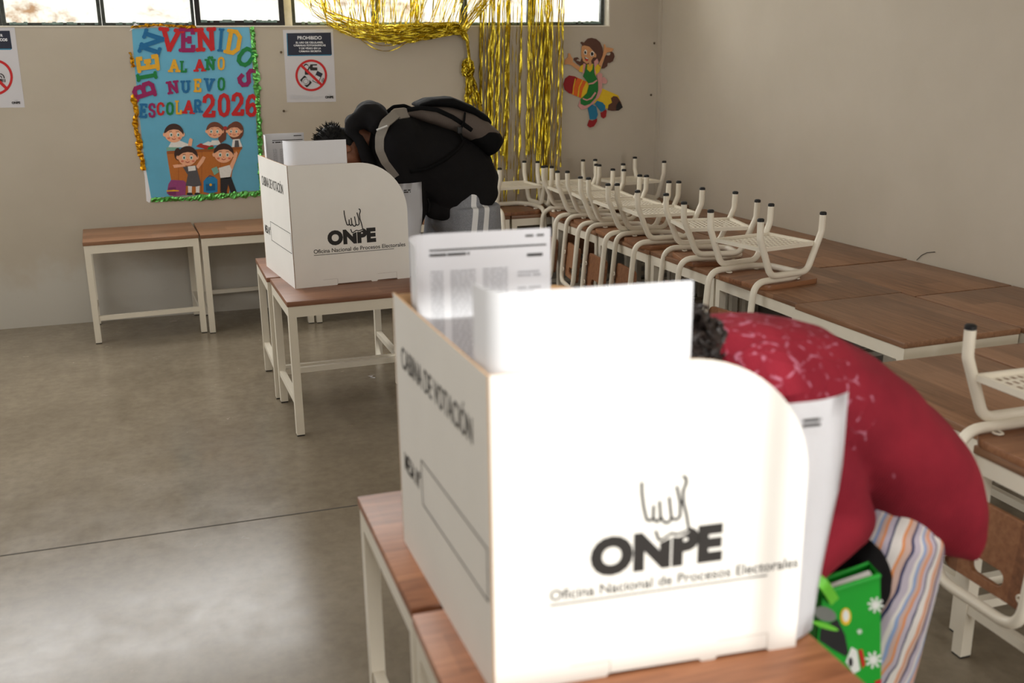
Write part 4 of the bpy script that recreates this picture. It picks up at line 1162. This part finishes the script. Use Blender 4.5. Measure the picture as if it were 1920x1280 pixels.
# ------------------------------------------------------------------ people
def wrinkle(seed, amp, sc1=6, sc2=18, stretch=(1, 1, 1)):
    o = Vector((seed*3.7, seed*1.3, seed*9.1))
    def fn(p):
        q = Vector((p.x*stretch[0], p.y*stretch[1], p.z*stretch[2]))
        a = 1-abs(noise.noise(q*sc1+o))*2
        return amp*(a*.6+noise.noise(q*sc2+o)*.4)
    return fn
def hand(bm, wrist, direction, palm_n, side=1, r=.0085, curl=.5):
    """palm and five separate bent fingers; thumb leaves the side of the palm"""
    d = Vector(direction).normalized(); n = Vector(palm_n); n = (n-d*n.dot(d)).normalized(); t = d.cross(n)*side
    w = Vector(wrist)
    for k in range(5): capsule(bm, [w+t*(k-2)*.009+d*.012, w+t*(k-2)*.0165+d*.078], [.0145, .0125], 10)
    for k, L in enumerate((.070, .080, .086, .078)):
        kk = 3-k
        b = w+t*(1.5-kk)*.0185+d*.085
        c1, c2, c3 = curl*.5, curl*1.1, curl*1.6
        p = [b]
        for frac, c in ((.45, c1), (.30, c2), (.25, c3)): p.append(p[-1]+(d*math.cos(c)+n*math.sin(c))*L*frac)
        capsule(bm, p, [r*1.08, r, r*.93, r*.8], 10)
    th = w+t*.030+d*.022
    capsule(bm, [th, th+t*.024+d*.022+n*.010, th+t*.034+d*.050+n*.016, th+t*.032+d*.072+n*.018], [.013, .0115, .010, .0085], 10)
def head(bm, c, up, face, R0=.1, hl=.115):
    """skull, jaw, nose, ears, lips; up = crown direction, face = where the face looks"""
    u = Vector(up).normalized(); f = Vector(face); f = (f-u*f.dot(u)).normalized(); s = u.cross(f)
    m = Matrix((s, f, u)).transposed()
    c = Vector(c)
    P = lambda a, b, z: c+s*a+f*b+u*z
    ball(bm, P(0, -.008, .028), (.076, .094, .088), 20, m)
    ball(bm, P(0, .022, -.028), (.062, .068, .080), 18, m)
    ball(bm, P(0, .048, -.088), (.036, .034, .026), 14, m)
    for q in (-1, 1):
        ball(bm, P(q*.036, .052, -.028), (.026, .030, .024), 12, m)
        ball(bm, P(q*.078, -.008, -.012), (.009, .022, .033), 12, m)
        ball(bm, P(q*.034, .068, .026), (.024, .014, .008), 10, m)
    capsule(bm, [P(0, .084, .012), P(0, .098, -.018), P(0, .104, -.032)], [.009, .012, .014], 10)
    for q in (-1, 1): ball(bm, P(q*.012, .094, -.036), (.009, .010, .008), 10, m)
    capsule(bm, [P(-.022, .072, -.064), P(0, .086, -.062), P(.022, .072, -.064)], [.006, .008, .006], 10)
    capsule(bm, [P(-.018, .072, -.074), P(0, .084, -.075), P(.018, .072, -.074)], [.006, .008, .006], 10)
    return P, m
def eyes(P, m, parent):
    for q in (-1, 1):
        bm = bmesh.new(); ball(bm, P(q*.032, .072, .004), (.0125, .0125, .0105), 12, m); o = obj('eye', bm, plain('eye_white', (225, 220, 212), .25), parent)
        bm = bmesh.new(); ball(bm, P(q*.032, .0805, .004), (.0058, .0045, .0058), 10, m); obj('iris', bm, plain('eye_dark', (32, 22, 18), .2), o)

# ---- man in black bent over the far booth
YM = 5.06
pm = lambda x, y, yy=YM: ony(x, y, yy)
man = thing('person', 'person in black hooded top and grey trousers bending into the far voting booth', 'person', (1.38, YM, 0))
def own(o, root):
    o.data.transform(Matrix.Translation(-root.location)); o.parent = root; return o
hc = Vector((.748, YM, 1.250))
UPM, FCM = Vector((-.93, 0, .20)), Vector((-.28, -.10, -.95))
bm = bmesh.new()
P_, m_ = head(bm, hc, UPM, FCM)
capsule(bm, [hc+Vector((.06, 0, .02)), Vector((.88, YM, 1.31)), Vector((.98, YM, 1.31))], [.062, .060, .075])
capsule(bm, [Vector((.98, YM, 1.31)), Vector((1.16, YM, 1.27)), Vector((1.36, YM, 1.03))], [.11, .13, .13])
ANK = ((1.42, YM-.10), (1.33, YM+.11))
for (ax, ay), hp in zip(ANK, (-.085, .085)):
    capsule(bm, [(1.375, YM+hp, .95), (ax+.005, ay, .50), (ax+.01, ay, .09)], [.085, .055, .04])
shoN, elbN, wriN = Vector((1.03, YM-.13, 1.245)), Vector((1.06, YM-.135, .955)), Vector((1.015, YM-.13, .715))
shoF, elbF, wriF = Vector((1.02, YM+.17, 1.245)), Vector((.98, YM+.20, .96)), Vector((.79, YM+.12, .73))
capsule(bm, [shoN, elbN, wriN], [.06, .042, .028]); capsule(bm, [shoF, elbF, wriF], [.06, .042, .028])
hand(bm, wriN, (-.85, .15, -.45), (-.3, 0, -1), 1, curl=.35); hand(bm, wriF, (-.9, -.1, -.4), (-.3, 0, -1), -1, curl=.7)
own(fuse('body', bm, SKIN, None, .0055, 4), man)
eyes(P_, m_, man)
for ch in man.children:
    if ch.name.startswith('eye'): ch.data.transform(Matrix.Translation(-man.location)); [g.data.transform(Matrix.Translation(-man.location)) for g in ch.children]
# hair: cap with short spikes
bm = bmesh.new()
ball(bm, P_(0, -.018, .040), (.084, .097, .088), 20, m_)
ball(bm, P_(0, -.052, -.008), (.074, .060, .074), 16, m_); ball(bm, P_(0, -.058, -.055), (.066, .046, .060), 16, m_)
rg = random.Random(5)
for k in range(420):
    a, b = rg.uniform(-1.3, 1.3), rg.uniform(-2.2, 1.1)
    dirn = Vector((math.sin(a), math.cos(a)*math.sin(b), math.cos(a)*math.cos(b)))
    if dirn.z < -.2: continue
    o = P_(dirn.x*.080, -.018+dirn.y*.092, .040+dirn.z*.083); e = P_(dirn.x*.096+rg.uniform(-.012, .012), -.018+dirn.y*.112+rg.uniform(-.010, .014), .040+dirn.z*.106+rg.uniform(-.008, .010))
    tube(bm, [o, o.lerp(e, .6), e], [.0036, .0026, .0006], 4)
own(obj('hair', bm, HAIR, sm=50), man)
# trousers
bm = bmesh.new()
loft(bm, [(Vector((1.28, YM, 1.10)), Vector((1.47, YM, 1.08)), .17), (Vector((1.225, YM, .98)), Vector((1.515, YM, .99)), .19), (Vector((1.205, YM, .86)), Vector((1.510, YM, .87)), .19), (Vector((1.23, YM, .80)), Vector((1.50, YM, .80)), .17)], 28, 2.4)
for (ax, ay) in ANK:
    tube(bm, [(1.37+(ax-1.375)*.4, YM+(ay-YM)*.9, .95), (ax-.018, ay, .70), (ax-.010, ay, .48), (ax, ay, .25), (ax+.005, ay, .07)], [.150, .135, .110, .095, .088], 22)
k = NT('grey_track_trousers')
ge = k.n('ShaderNodeNewGeometry'); sp = k.n('ShaderNodeSeparateXYZ'); k.l(ge.outputs['Position'], sp.inputs[0])
cx = k.math('ADD', sp.outputs[0], k.math('MULTIPLY', k.math('SUBTRACT', sp.outputs[2], .8), -.10))
def band(a, b): return k.math('MULTIPLY', k.math('GREATER_THAN', cx, a), k.math('LESS_THAN', cx, b))
st = k.math('MAXIMUM', band(1.342, 1.370), band(1.402, 1.430))
st = k.math('MULTIPLY', st, k.math('LESS_THAN', sp.outputs[1], YM-.10))
nz = k.noise(ge.outputs['Position'], 260, 3)
k.color(k.mix(st, k.ramp(nz, [(.3, lin((122, 124, 130))), (.7, lin((150, 152, 158)))]), lin((228, 228, 228)))); k.bump(nz, .2, .002); TRACK = k.set(.85, 0, .2)
own(fuse('trousers', bm, TRACK, None, .010, 6, wrinkle(3, .007, 7, 16, (1.6, 1, .5))), man)
for i, (ax, ay) in enumerate(ANK):
    bm = bmesh.new(); capsule(bm, [(ax+.045, ay, .05), (ax-.05, ay, .048), (ax-.15, ay, .04)], [.045, .046, .036], 14)
    for v in bm.verts: v.co.z = max(v.co.z, .002)
    own(obj('shoe', bm, RUBBER), man)
# hooded top
bm = bmesh.new()
T = [((698, 216), (690, 296), .115), ((726, 212), (712, 330), .185), ((757, 214), (742, 352), .215), ((800, 224), (776, 366), .205), ((844, 241), (796, 380), .195), ((886, 265), (806, 396), .19), ((912, 291), (828, 404), .19), ((926, 328), (858, 402), .188), ((922, 352), (888, 392), .178)]
loft(bm, [(pm(*a), pm(*b), h) for a, b, h in T], 30, 2.3)
capsule(bm, [shoN+Vector((-.0, .01, 0)), elbN, wriN+Vector((.0, 0, .02))], [.098, .072, .052], 16)
capsule(bm, [shoF, elbF, wriF+Vector((.01, 0, .02))], [.098, .072, .052], 16)
capsule(bm, [pm(815, 392, YM-.1), pm(840, 398, YM-.1), pm(884, 380, YM-.1)], [.045, .05, .045], 14)
own(fuse('hooded_top', bm, BLACKCLOTH, None, .009, 4, wrinkle(1, .020, 5, 13, (1.3, 1, .8))), man)
# hood lying behind the neck
bm = bmesh.new()
H = []
for a in range(-100, 101, 20):
    H.append(pm(702, 230)+Vector((-.018*math.cos(R(a)), .135*math.sin(R(a)), .034*math.cos(R(a)))))
capsule(bm, H, [.055+.02*math.cos(R(a)) for a in range(-100, 101, 20)], 14)
for sgn in (-1, 1): capsule(bm, [pm(690, 216, YM+sgn*.10), pm(664, 230, YM+sgn*.115), pm(655, 246, YM+sgn*.118), pm(675, 264, YM+sgn*.115), pm(685, 291, YM+sgn*.095), pm(702, 316, YM+sgn*.05)], [.055, .038, .024, .024, .032, .04], 14)
capsule(bm, [pm(660, 232, YM-.11), pm(660, 227, YM), pm(660, 232, YM+.11)], [.032, .034, .032], 14)
capsule(bm, [pm(681, 221, YM-.09), pm(684, 217, YM), pm(681, 221, YM+.09)], [.050, .054, .050], 14)
own(fuse('hood', bm, BLACKCLOTH, None, .009, 5, wrinkle(8, .006, 12, 25)), man)
for sg in (-.05,): 
    bm = bmesh.new(); tube(bm, [pm(802, 372, YM-.22), pm(806, 384, YM-.225), pm(803, 398, YM-.22)], .004, 6); own(obj('drawstring', bm, BLACKCLOTH), man)

# ---- his backpack
bp = thing('backpack', 'grey and black backpack worn on the back of the bending man', 'backpack', tuple(pm(850, 225)))
def lofty(name, secs, m, n=28, pw=2.8, vox=.008, sm=6, disp=None):
    bm = bmesh.new(); loft(bm, secs, n, pw); return own(fuse(name, bm, m, None, vox, sm, disp), bp)
Q = lambda a, b, h: (pm(*a), pm(*b), h)
lofty('main_compartment', [Q((752, 207), (756, 216), .09), Q((786, 199), (790, 228), .135), Q((830, 197), (836, 244), .155), Q((872, 207), (872, 262), .165), Q((905, 224), (892, 278), .165), Q((925, 241), (905, 290), .155), Q((933, 256), (914, 288), .12)], TAUPE, disp=wrinkle(5, .004, 9, 20))
lofty('front_pocket', [Q((777, 193), (779, 200), .10), Q((800, 183), (803, 198), .125), Q((838, 180), (842, 202), .135), Q((878, 196), (876, 216), .135), Q((905, 214), (896, 232), .12), Q((916, 226), (907, 240), .09)], BLACKNYL, disp=wrinkle(6, .003, 9, 20))
lofty('base_panel', [Q((876, 222), (872, 264), .150), Q((905, 230), (892, 281), .172), Q((927, 244), (906, 293), .163), Q((936, 257), (915, 289), .128)], BLACKNYL, disp=wrinkle(9, .003, 9, 20))
bm = bmesh.new(); yz = YM-.152
tube(bm, fillet([pm(764, 206, YM-.10), pm(790, 202, YM-.140), pm(820, 206, yz-.008), pm(848, 219, yz-.012), pm(868, 232, yz-.012), pm(885, 244, yz-.01)], .05, 5), [.012]*100 if False else .011, 10, flat=.5)
own(obj('zip_strip', bm, BLACKNYL), bp)
bm = bmesh.new(); tube(bm, fillet([pm(872, 212, YM-.150), pm(870, 228, YM-.178), pm(862, 246, YM-.185), pm(868, 262, YM-.178)], .03, 5), .010, 10, flat=.5); own(obj('compression_strap', bm, BLACKNYL), bp)
bm = bmesh.new(); box(bm, (-.012, -.006, -.016), (.012, .006, .016), bev=.003); bm.transform(Matrix.Translation(pm(862, 244, YM-.193))); own(obj('strap_buckle', bm, RUBBER), bp)
bm = bmesh.new(); tube(bm, fillet([pm(724, 211), pm(738, 200), pm(758, 198), pm(772, 204)], .03, 5), .009, 10); own(obj('carry_handle', bm, BLACKNYL), bp)
def strap(ysg):
    bm = bmesh.new()
    pts = fillet([pm(762, 212, YM+ysg*.11), pm(742, 215, YM+ysg*.165), pm(722, 232, YM+ysg*.235), pm(712, 258, YM+ysg*.262), pm(712, 282, YM+ysg*.262), pm(722, 304, YM+ysg*.245), pm(742, 330, YM+ysg*.20)], .05, 6)
    n = len(pts)
    L = []
    for i, p in enumerate(pts):
        t = (pts[min(i+1, n-1)]-pts[max(i-1, 0)]).normalized(); outw = Vector((-.45, ysg, .25)); outw = (outw-t*outw.dot(t)).normalized(); sd = t.cross(outw)
        w = .026*(1-.35*i/n)
        L.append([bm.verts.new(p+sd*w), bm.verts.new(p+sd*w+outw*.008), bm.verts.new(p-sd*w+outw*.008), bm.verts.new(p-sd*w)])
    for A, B in zip(L, L[1:]):
        for j in range(4): bm.faces.new((A[j], A[(j+1) % 4], B[(j+1) % 4], B[j]))
    bm.faces.new(L[0]); bm.faces.new(L[-1][::-1])
    return own(obj('shoulder_strap', bm, STRAPGREY), bp)
strap(-1); strap(1)
bm = bmesh.new(); tube(bm, fillet([pm(872, 262, YM-.165), pm(862, 278, YM-.205), pm(835, 300, YM-.235), pm(800, 318, YM-.235), pm(770, 322, YM-.215)], .08, 6), .010, 8, flat=.4); own(obj('side_strap', bm, BLACKNYL), bp)
bm = bmesh.new(); p = pm(716, 241, YM-.262); tube(bm, [p+Vector((-.026, -.002, -.006)), p+Vector((.026, -.002, .012))], .0045, 8); own(obj('reflective_tab', bm, plain('reflective_white', (214, 214, 212), .4)), bp)

# ---- woman in red bent over the near booth
YW = 1.72
pw = lambda x, y, yy=YW: ony(x, y, yy)
pt = lambda x, y: ony(x, y, YW-.11)+Vector((0, .11, 0))
wom = thing('person', 'person in dark red knitted cardigan and striped trousers bending into the near voting booth', 'person', (1.38, YW, 0))
hw_ = Vector((.89, YW-.02, 1.055))
UPW, FCW = Vector((-.85, 0, .15)), Vector((-.25, 0, -.95))
bm = bmesh.new()
P2, m2 = head(bm, hw_, UPW, FCW)
capsule(bm, [hw_+Vector((.05, 0, .015)), Vector((1.0, YW, 1.075)), Vector((1.08, YW, 1.06))], [.055, .055, .07])
capsule(bm, [Vector((1.08, YW, 1.05)), Vector((1.24, YW, .97)), Vector((1.40, YW, .82))], [.09, .10, .11])
ANW = ((1.365, YW-.085), (1.35, YW+.10))
for (ax, ay), hp in zip(ANW, (-.08, .08)): capsule(bm, [(1.40, YW+hp, .74), (ax-.01, ay, .40), (ax, ay, .07)], [.085, .052, .036])
sN, eN, wN = pw(1485, 770, YW-.12), pw(1580, 968, YW-.16), pw(1492, 1068, YW-.21)
sF, eF, wF = Vector((1.15, YW+.17, 1.0)), Vector((1.12, YW+.24, .78)), Vector((.90, YW+.14, .70))
capsule(bm, [sN, eN, wN], [.055, .040, .026]); capsule(bm, [sF, eF, wF], [.055, .040, .026])
hand(bm, wN, (-.98, .05, -.02), (-.1, .2, -1), 1, curl=.25); hand(bm, wF, (-.95, -.2, -.12), (-.1, 0, -1), -1, curl=.6)
own(fuse('body', bm, SKINW, None, .0055, 4), wom)
n0 = len(wom.children)
eyes(P2, m2, wom)
for ch in wom.children:
    if ch.name.startswith('eye'): ch.data.transform(Matrix.Translation(-wom.location)); [g.data.transform(Matrix.Translation(-wom.location)) for g in ch.children]
# dark curly hair
bm = bmesh.new()
ball(bm, P2(0, -.022, .032), (.092, .104, .096), 20, m2); ball(bm, P2(0, -.062, -.03), (.080, .062, .085), 16, m2)
rg = random.Random(9)
for k in range(230):
    a, b = rg.uniform(-1.5, 1.5), rg.uniform(-3.0, 1.0)
    dn = Vector((math.sin(a), math.cos(a)*math.sin(b), math.cos(a)*math.cos(b)))
    o = P2(dn.x*.094, -.03+dn.y*.108, .02+dn.z*.105)
    if dn.y > .75: continue
    ax = Vector((rg.uniform(-1, 1), rg.uniform(-1, 1), rg.uniform(-1, 1))).normalized(); e1 = ax.orthogonal().normalized(); e2 = ax.cross(e1)
    r0 = rg.uniform(.008, .016)
    tube(bm, [o+(e1*math.cos(t*.8)+e2*math.sin(t*.8))*r0+ax*(t-4)*.004 for t in range(10)], [.0022+.003*math.sin(math.pi*t/9) for t in range(10)], 5)
own(obj('hair', bm, HAIRB, sm=60), wom)
# striped trousers
bm = bmesh.new()
loft(bm, [(Vector((1.31, YW, .86)), Vector((1.47, YW, .86)), .15), (Vector((1.275, YW, .76)), Vector((1.53, YW, .76)), .17), (Vector((1.265, YW, .64)), Vector((1.50, YW, .64)), .17), (Vector((1.275, YW, .57)), Vector((1.48, YW, .57)), .15)], 26, 2.4)
for (ax, ay) in ANW: tube(bm, [(1.385, YW+(ay-YW)*.95, .68), (ax+.008, ay, .50), (ax-.005, ay, .32), (ax-.005, ay, .16), (ax, ay, .06)], [.108, .105, .090, .082, .078], 22)
k = NT('striped_trousers')
ge = k.n('ShaderNodeNewGeometry'); sp = k.n('ShaderNodeSeparateXYZ'); k.l(ge.outputs['Position'], sp.inputs[0])
nz = k.noise(ge.outputs['Position'], 7, 2)
at = k.n('ShaderNodeAttribute'); at.attribute_name = 'stripe'
fr = k.math('FRACT', k.math('ADD', k.math('ADD', at.outputs['Fac'], 20), k.math('ADD', k.math('MULTIPLY', sp.outputs[2], -2.6), k.math('MULTIPLY', nz, .5))))
LIL, WHT, ORG, NVY, PNK, BLS = lin((182, 172, 186)), lin((216, 210, 206)), lin((214, 138, 84)), lin((52, 58, 92)), lin((196, 166, 156)), lin((138, 158, 196))
c = k.ramp(fr, [(0, WHT), (.13, ORG), (.19, PNK), (.32, NVY), (.38, LIL), (.52, WHT), (.60, BLS), (.67, PNK), (.76, ORG), (.81, LIL), (.92, NVY), (.96, WHT)], 'CONSTANT')
k.color(c); k.bump(k.noise(ge.outputs['Position'], 300, 2), .2, .002); STRIPE = k.set(.85, 0, .2)
tr = fuse('trousers', bm, STRIPE, None, .010, 6, wrinkle(4, .010, 7, 14, (1.8, 1, .45)))
att = tr.data.attributes.new('stripe', 'FLOAT', 'POINT')          # stripes run round each leg of the cloth
for v, a in zip(tr.data.vertices, att.data):
    ax, ay = ANW[0] if v.co.y < YW else ANW[1]
    a.value = math.atan2(v.co.x-ax, -(v.co.y-ay))/(2*math.pi)*6
own(tr, wom)
for i, (ax, ay) in enumerate(ANW):
    bm = bmesh.new(); capsule(bm, [(ax+.04, ay, .045), (ax-.05, ay, .042), (ax-.13, ay, .035)], [.040, .042, .032], 14)
    for v in bm.verts: v.co.z = max(v.co.z, .002)
    own(obj('shoe', bm, RUBBER), wom)
# knitted cardigan
k = NT('red_knit')
ge = k.n('ShaderNodeNewGeometry'); Pn = ge.outputs['Position']; sp = k.n('ShaderNodeSeparateXYZ'); k.l(Pn, sp.inputs[0])
n1 = k.noise(Pn, 6, 4); 
base = k.ramp(n1, [(.3, lin((118, 22, 38))), (.7, lin((144, 32, 48)))])
wv = k.n('ShaderNodeTexWave'); wv.wave_type = 'BANDS'; wv.bands_direction = 'X'; k.l(Pn, wv.inputs['Vector']); wv.inputs['Scale'].default_value = 60; wv.inputs['Distortion'].default_value = 1.5
vo = k.n('ShaderNodeTexVoronoi'); vo.feature = 'DISTANCE_TO_EDGE'; k.l(Pn, vo.inputs['Vector']); vo.inputs['Scale'].default_value = 24
lace = k.ramp(vo.outputs['Distance'], [(.02, (1, 1, 1)), (.09, (0, 0, 0))])
spots = k.ramp(k.noise(Pn, 55, 2), [(.52, (0, 0, 0)), (.62, (1, 1, 1))])
area = k.ramp(sp.outputs[0], [(.0, (0, 0, 0)), (1.0, (1, 1, 1))])
xm = k.math('MULTIPLY', k.math('LESS_THAN', k.math('ADD', sp.outputs[0], k.math('MULTIPLY', k.noise(Pn, 9, 3), .3)), 1.36), k.math('GREATER_THAN', sp.outputs[2], .93))
thin = k.ramp(k.noise(Pn, 8, 3), [(.67, (0, 0, 0)), (.70, (1, 1, 1))])
ms = k.math('MULTIPLY', k.math('MULTIPLY', lace, spots), k.math('MAXIMUM', xm, thin))
k.color(k.mix(k.math('MULTIPLY', ms, .55), base, lin((206, 140, 164))))
k.bump(k.math('ADD', wv.outputs['Fac'], k.math('MULTIPLY', lace, k.math('MULTIPLY', xm, 2.0))), .35, .003)
REDKNIT = k.set(.85, 0, .25)
bm = bmesh.new()
T = [((1356, 645), (1354, 710), .095), ((1384, 630), (1389, 790), .16), ((1444, 622), (1444, 850), .20), ((1522, 626), (1502, 885), .205), ((1600, 644), (1560, 915), .20), ((1680, 686), (1600, 945), .195), ((1748, 743), (1632, 976), .195), ((1804, 805), (1658, 1000), .20), ((1832, 858), (1688, 1016), .20), ((1836, 905), (1724, 1034), .195), ((1826, 955), (1762, 1040), .19), ((1806, 1020), (1786, 1036), .17)]
loft(bm, [(pt(*a), pt(*b), h) for a, b, h in T], 32, 2.3)
capsule(bm, [sN+Vector((.02, .02, -.0)), eN, wN+Vector((.03, 0, .015))], [.10, .062, .046], 16)
capsule(bm, [sF, eF, wF+Vector((.02, 0, .012))], [.10, .070, .048], 16)
own(fuse('cardigan', bm, REDKNIT, None, .009, 4, wrinkle(2, .012, 5, 13)), wom)
# ---- her bags
db = thing('handbag', 'soft black bag tucked under the arm of the person in red', 'bag', tuple(pw(1600, 1060, 1.56)))
bm = bmesh.new()
loft(bm, [(pw(1552, 1092, 1.56), pw(1554, 1140, 1.54), .02), (pw(1575, 1072, 1.535), pw(1575, 1160, 1.535), .040), (pw(1604, 1040, 1.535), pw(1600, 1160, 1.535), .045), (pw(1630, 1012, 1.56), pw(1628, 1150, 1.56), .045), (pw(1650, 1028, 1.565), pw(1648, 1130, 1.565), .035), (pw(1660, 1060, 1.57), pw(1658, 1105, 1.57), .02)], 24, 2.6)
o = fuse('bag_body', bm, BLACKNYL, None, .007, 5, wrinkle(12, .006, 14, 30)); o.data.transform(Matrix.Translation(-db.location)); o.parent = db
bm = bmesh.new(); tube(bm, fillet([pw(1575, 1080, 1.57), pw(1590, 1030, 1.60), pw(1615, 1000, 1.61), pw(1645, 1020, 1.58)], .05, 6), .007, 8); o = obj('strap', bm, BLACKNYL); o.data.transform(Matrix.Translation(-db.location)); o.parent = db

YG = 1.45
pg = lambda x, y, yy=YG: ony(x, y, yy)
GB1, GB2 = plain('bag_green', (14, 158, 40), .5, 0, .08, 8), plain('bag_lime', (112, 206, 62), .5)
BWH, BBK, BYE, BRD = plain('bag_white', (226, 230, 226), .5), plain('bag_black', (28, 29, 32), .5), plain('bag_yellow', (232, 190, 52), .5), plain('bag_red', (190, 32, 30), .5)
gb = thing('shopping_bag', 'bright green shopping bag with snowflakes hanging below the black bag', 'bag', tuple(pg(1600, 1200)))
def gadd(o): o.data.transform(Matrix.Translation(-gb.location)); o.parent = gb; return o
tl_, tr_ = pg(1540, 1116), pg(1648, 1082)
tl_.x = max(tl_.x, 1.055)
br_, bl_ = pg(1668, 1330), pg(1530, 1330); br_.z = .17; bl_.z = .17; bl_.x = 1.06
W2 = Vector((.008, .042, .0))
bm = bmesh.new()
def quad(a, b, c, d, t): poly(bm, [a, b, c, d], t)
quad(bl_, br_, tr_, tl_, (0, .003, 0)); gadd(obj('front_face', bm, GB1, sm=0))
bm = bmesh.new(); quad(bl_+W2, br_+W2, tr_+W2, tl_+W2, (0, .003, 0)); gadd(obj('rear_face', bm, GB1, sm=0))
bm = bmesh.new(); quad(br_, br_+W2, tr_+W2, tr_, (.003, 0, 0)); gadd(obj('gusset', bm, GB1, sm=0))
bm = bmesh.new(); quad(bl_, bl_+W2, tl_+W2, tl_, (.003, 0, 0)); gadd(obj('gusset', bm, GB1, sm=0))
bm = bmesh.new(); quad(bl_, br_, br_+W2, bl_+W2, (0, 0, .003)); gadd(obj('base', bm, GB1, sm=0))
bm = bmesh.new(); tube(bm, [tl_+W2+Vector((0, 0, .006)), tl_+Vector((0, 0, .004)), tr_+Vector((0, 0, .004)), tr_+W2+Vector((0, 0, .006))], .005, 8, True); gadd(obj('rim', bm, GB1))
bm = bmesh.new(); quad(tl_+Vector((.02, .008, -.012)), tr_+Vector((-.008, .008, -.012)), tr_+W2+Vector((-.008, -.012, -.012)), tl_+W2+Vector((.02, -.012, -.012)), (0, 0, .012)); gadd(obj('white_contents', bm, BWH, sm=0))
hnd = lambda x, y, yy: pg(x, y, yy)
bm = bmesh.new(); H = fillet([hnd(1566, 1128, YG-.01), hnd(1548, 1098, YG-.03), hnd(1528, 1080, YG-.02), hnd(1520, 1106, YG+.02), hnd(1530, 1130, YG+.04)], .03, 6); 
n_ = len(H); L = []
for i, p in enumerate(H):
    t = (H[min(i+1, n_-1)]-H[max(i-1, 0)]).normalized(); sd = t.cross(Vector((0, -1, 0))).normalized()*.010
    L.append([bm.verts.new(p+sd), bm.verts.new(p-sd), bm.verts.new(p-sd+Vector((0, .003, 0))), bm.verts.new(p+sd+Vector((0, .003, 0)))])
for A, B in zip(L, L[1:]):
    for j in range(4): bm.faces.new((A[j], A[(j+1) % 4], B[(j+1) % 4], B[j]))
gadd(obj('handle', bm, GB2))
def gflat(name, shapes):
    bm = bmesh.new(); mats = []
    for pts, m, ly in shapes:
        if m not in mats: mats.append(m)
        P = []
        for x, y in pts:
            q = pg(x, y); P.append(Vector((max(q.x, 1.058), YG-.0008-.0006*ly, q.z)))
        poly(bm, P, (0, .0005, 0), mats.index(m))
    return gadd(obj(name, bm, mats, sm=0))
def flake(x, y, r):
    out = []
    for k in range(4):
        a = R(45*k+10); dx, dy = math.cos(a)*r, math.sin(a)*r; nx, ny = -math.sin(a)*r*.13, math.cos(a)*r*.13
        out.append(([(x-dx-nx, y-dy-ny), (x+dx-nx, y+dy-ny), (x+dx+nx, y+dy+ny), (x-dx+nx, y-dy+ny)], BWH, 1+k*.2))
    return out
gflat('snowflake_print', flake(1641, 1133, 15)); gflat('snowflake_print', flake(1637, 1236, 16)); gflat('snowflake_print', flake(1611, 1183, 5))
gflat('lamp_print', [(ell(1585, 1155, 10, 16), BYE, 1), (ell(1585, 1153, 6, 11), BWH, 2)])
gflat('boot_print', [([(1538, 1178), (1570, 1160), (1584, 1190), (1590, 1222), (1585, 1230), (1560, 1216), (1536, 1200)], BBK, 1), (ell(1546, 1150, 22, 13, 16, 20), plain('bag_grey', (120, 124, 120), .5), 2), (ell(1546, 1172, 26, 5, 16, 18), GB2, 3)])
gflat('figure_print', [([(1596, 1212), (1606, 1218), (1612, 1255), (1600, 1262), (1585, 1240)], BWH, 1), (ell(1594, 1240, 4, 9), BBK, 2)])
gflat('ribbon_print', [([(1609, 1218), (1616, 1216), (1622, 1245), (1616, 1252)], BRD, 1)]); gflat('ribbon_print', [([(1640, 1276), (1652, 1272), (1650, 1296), (1638, 1300)], BRD, 1)])
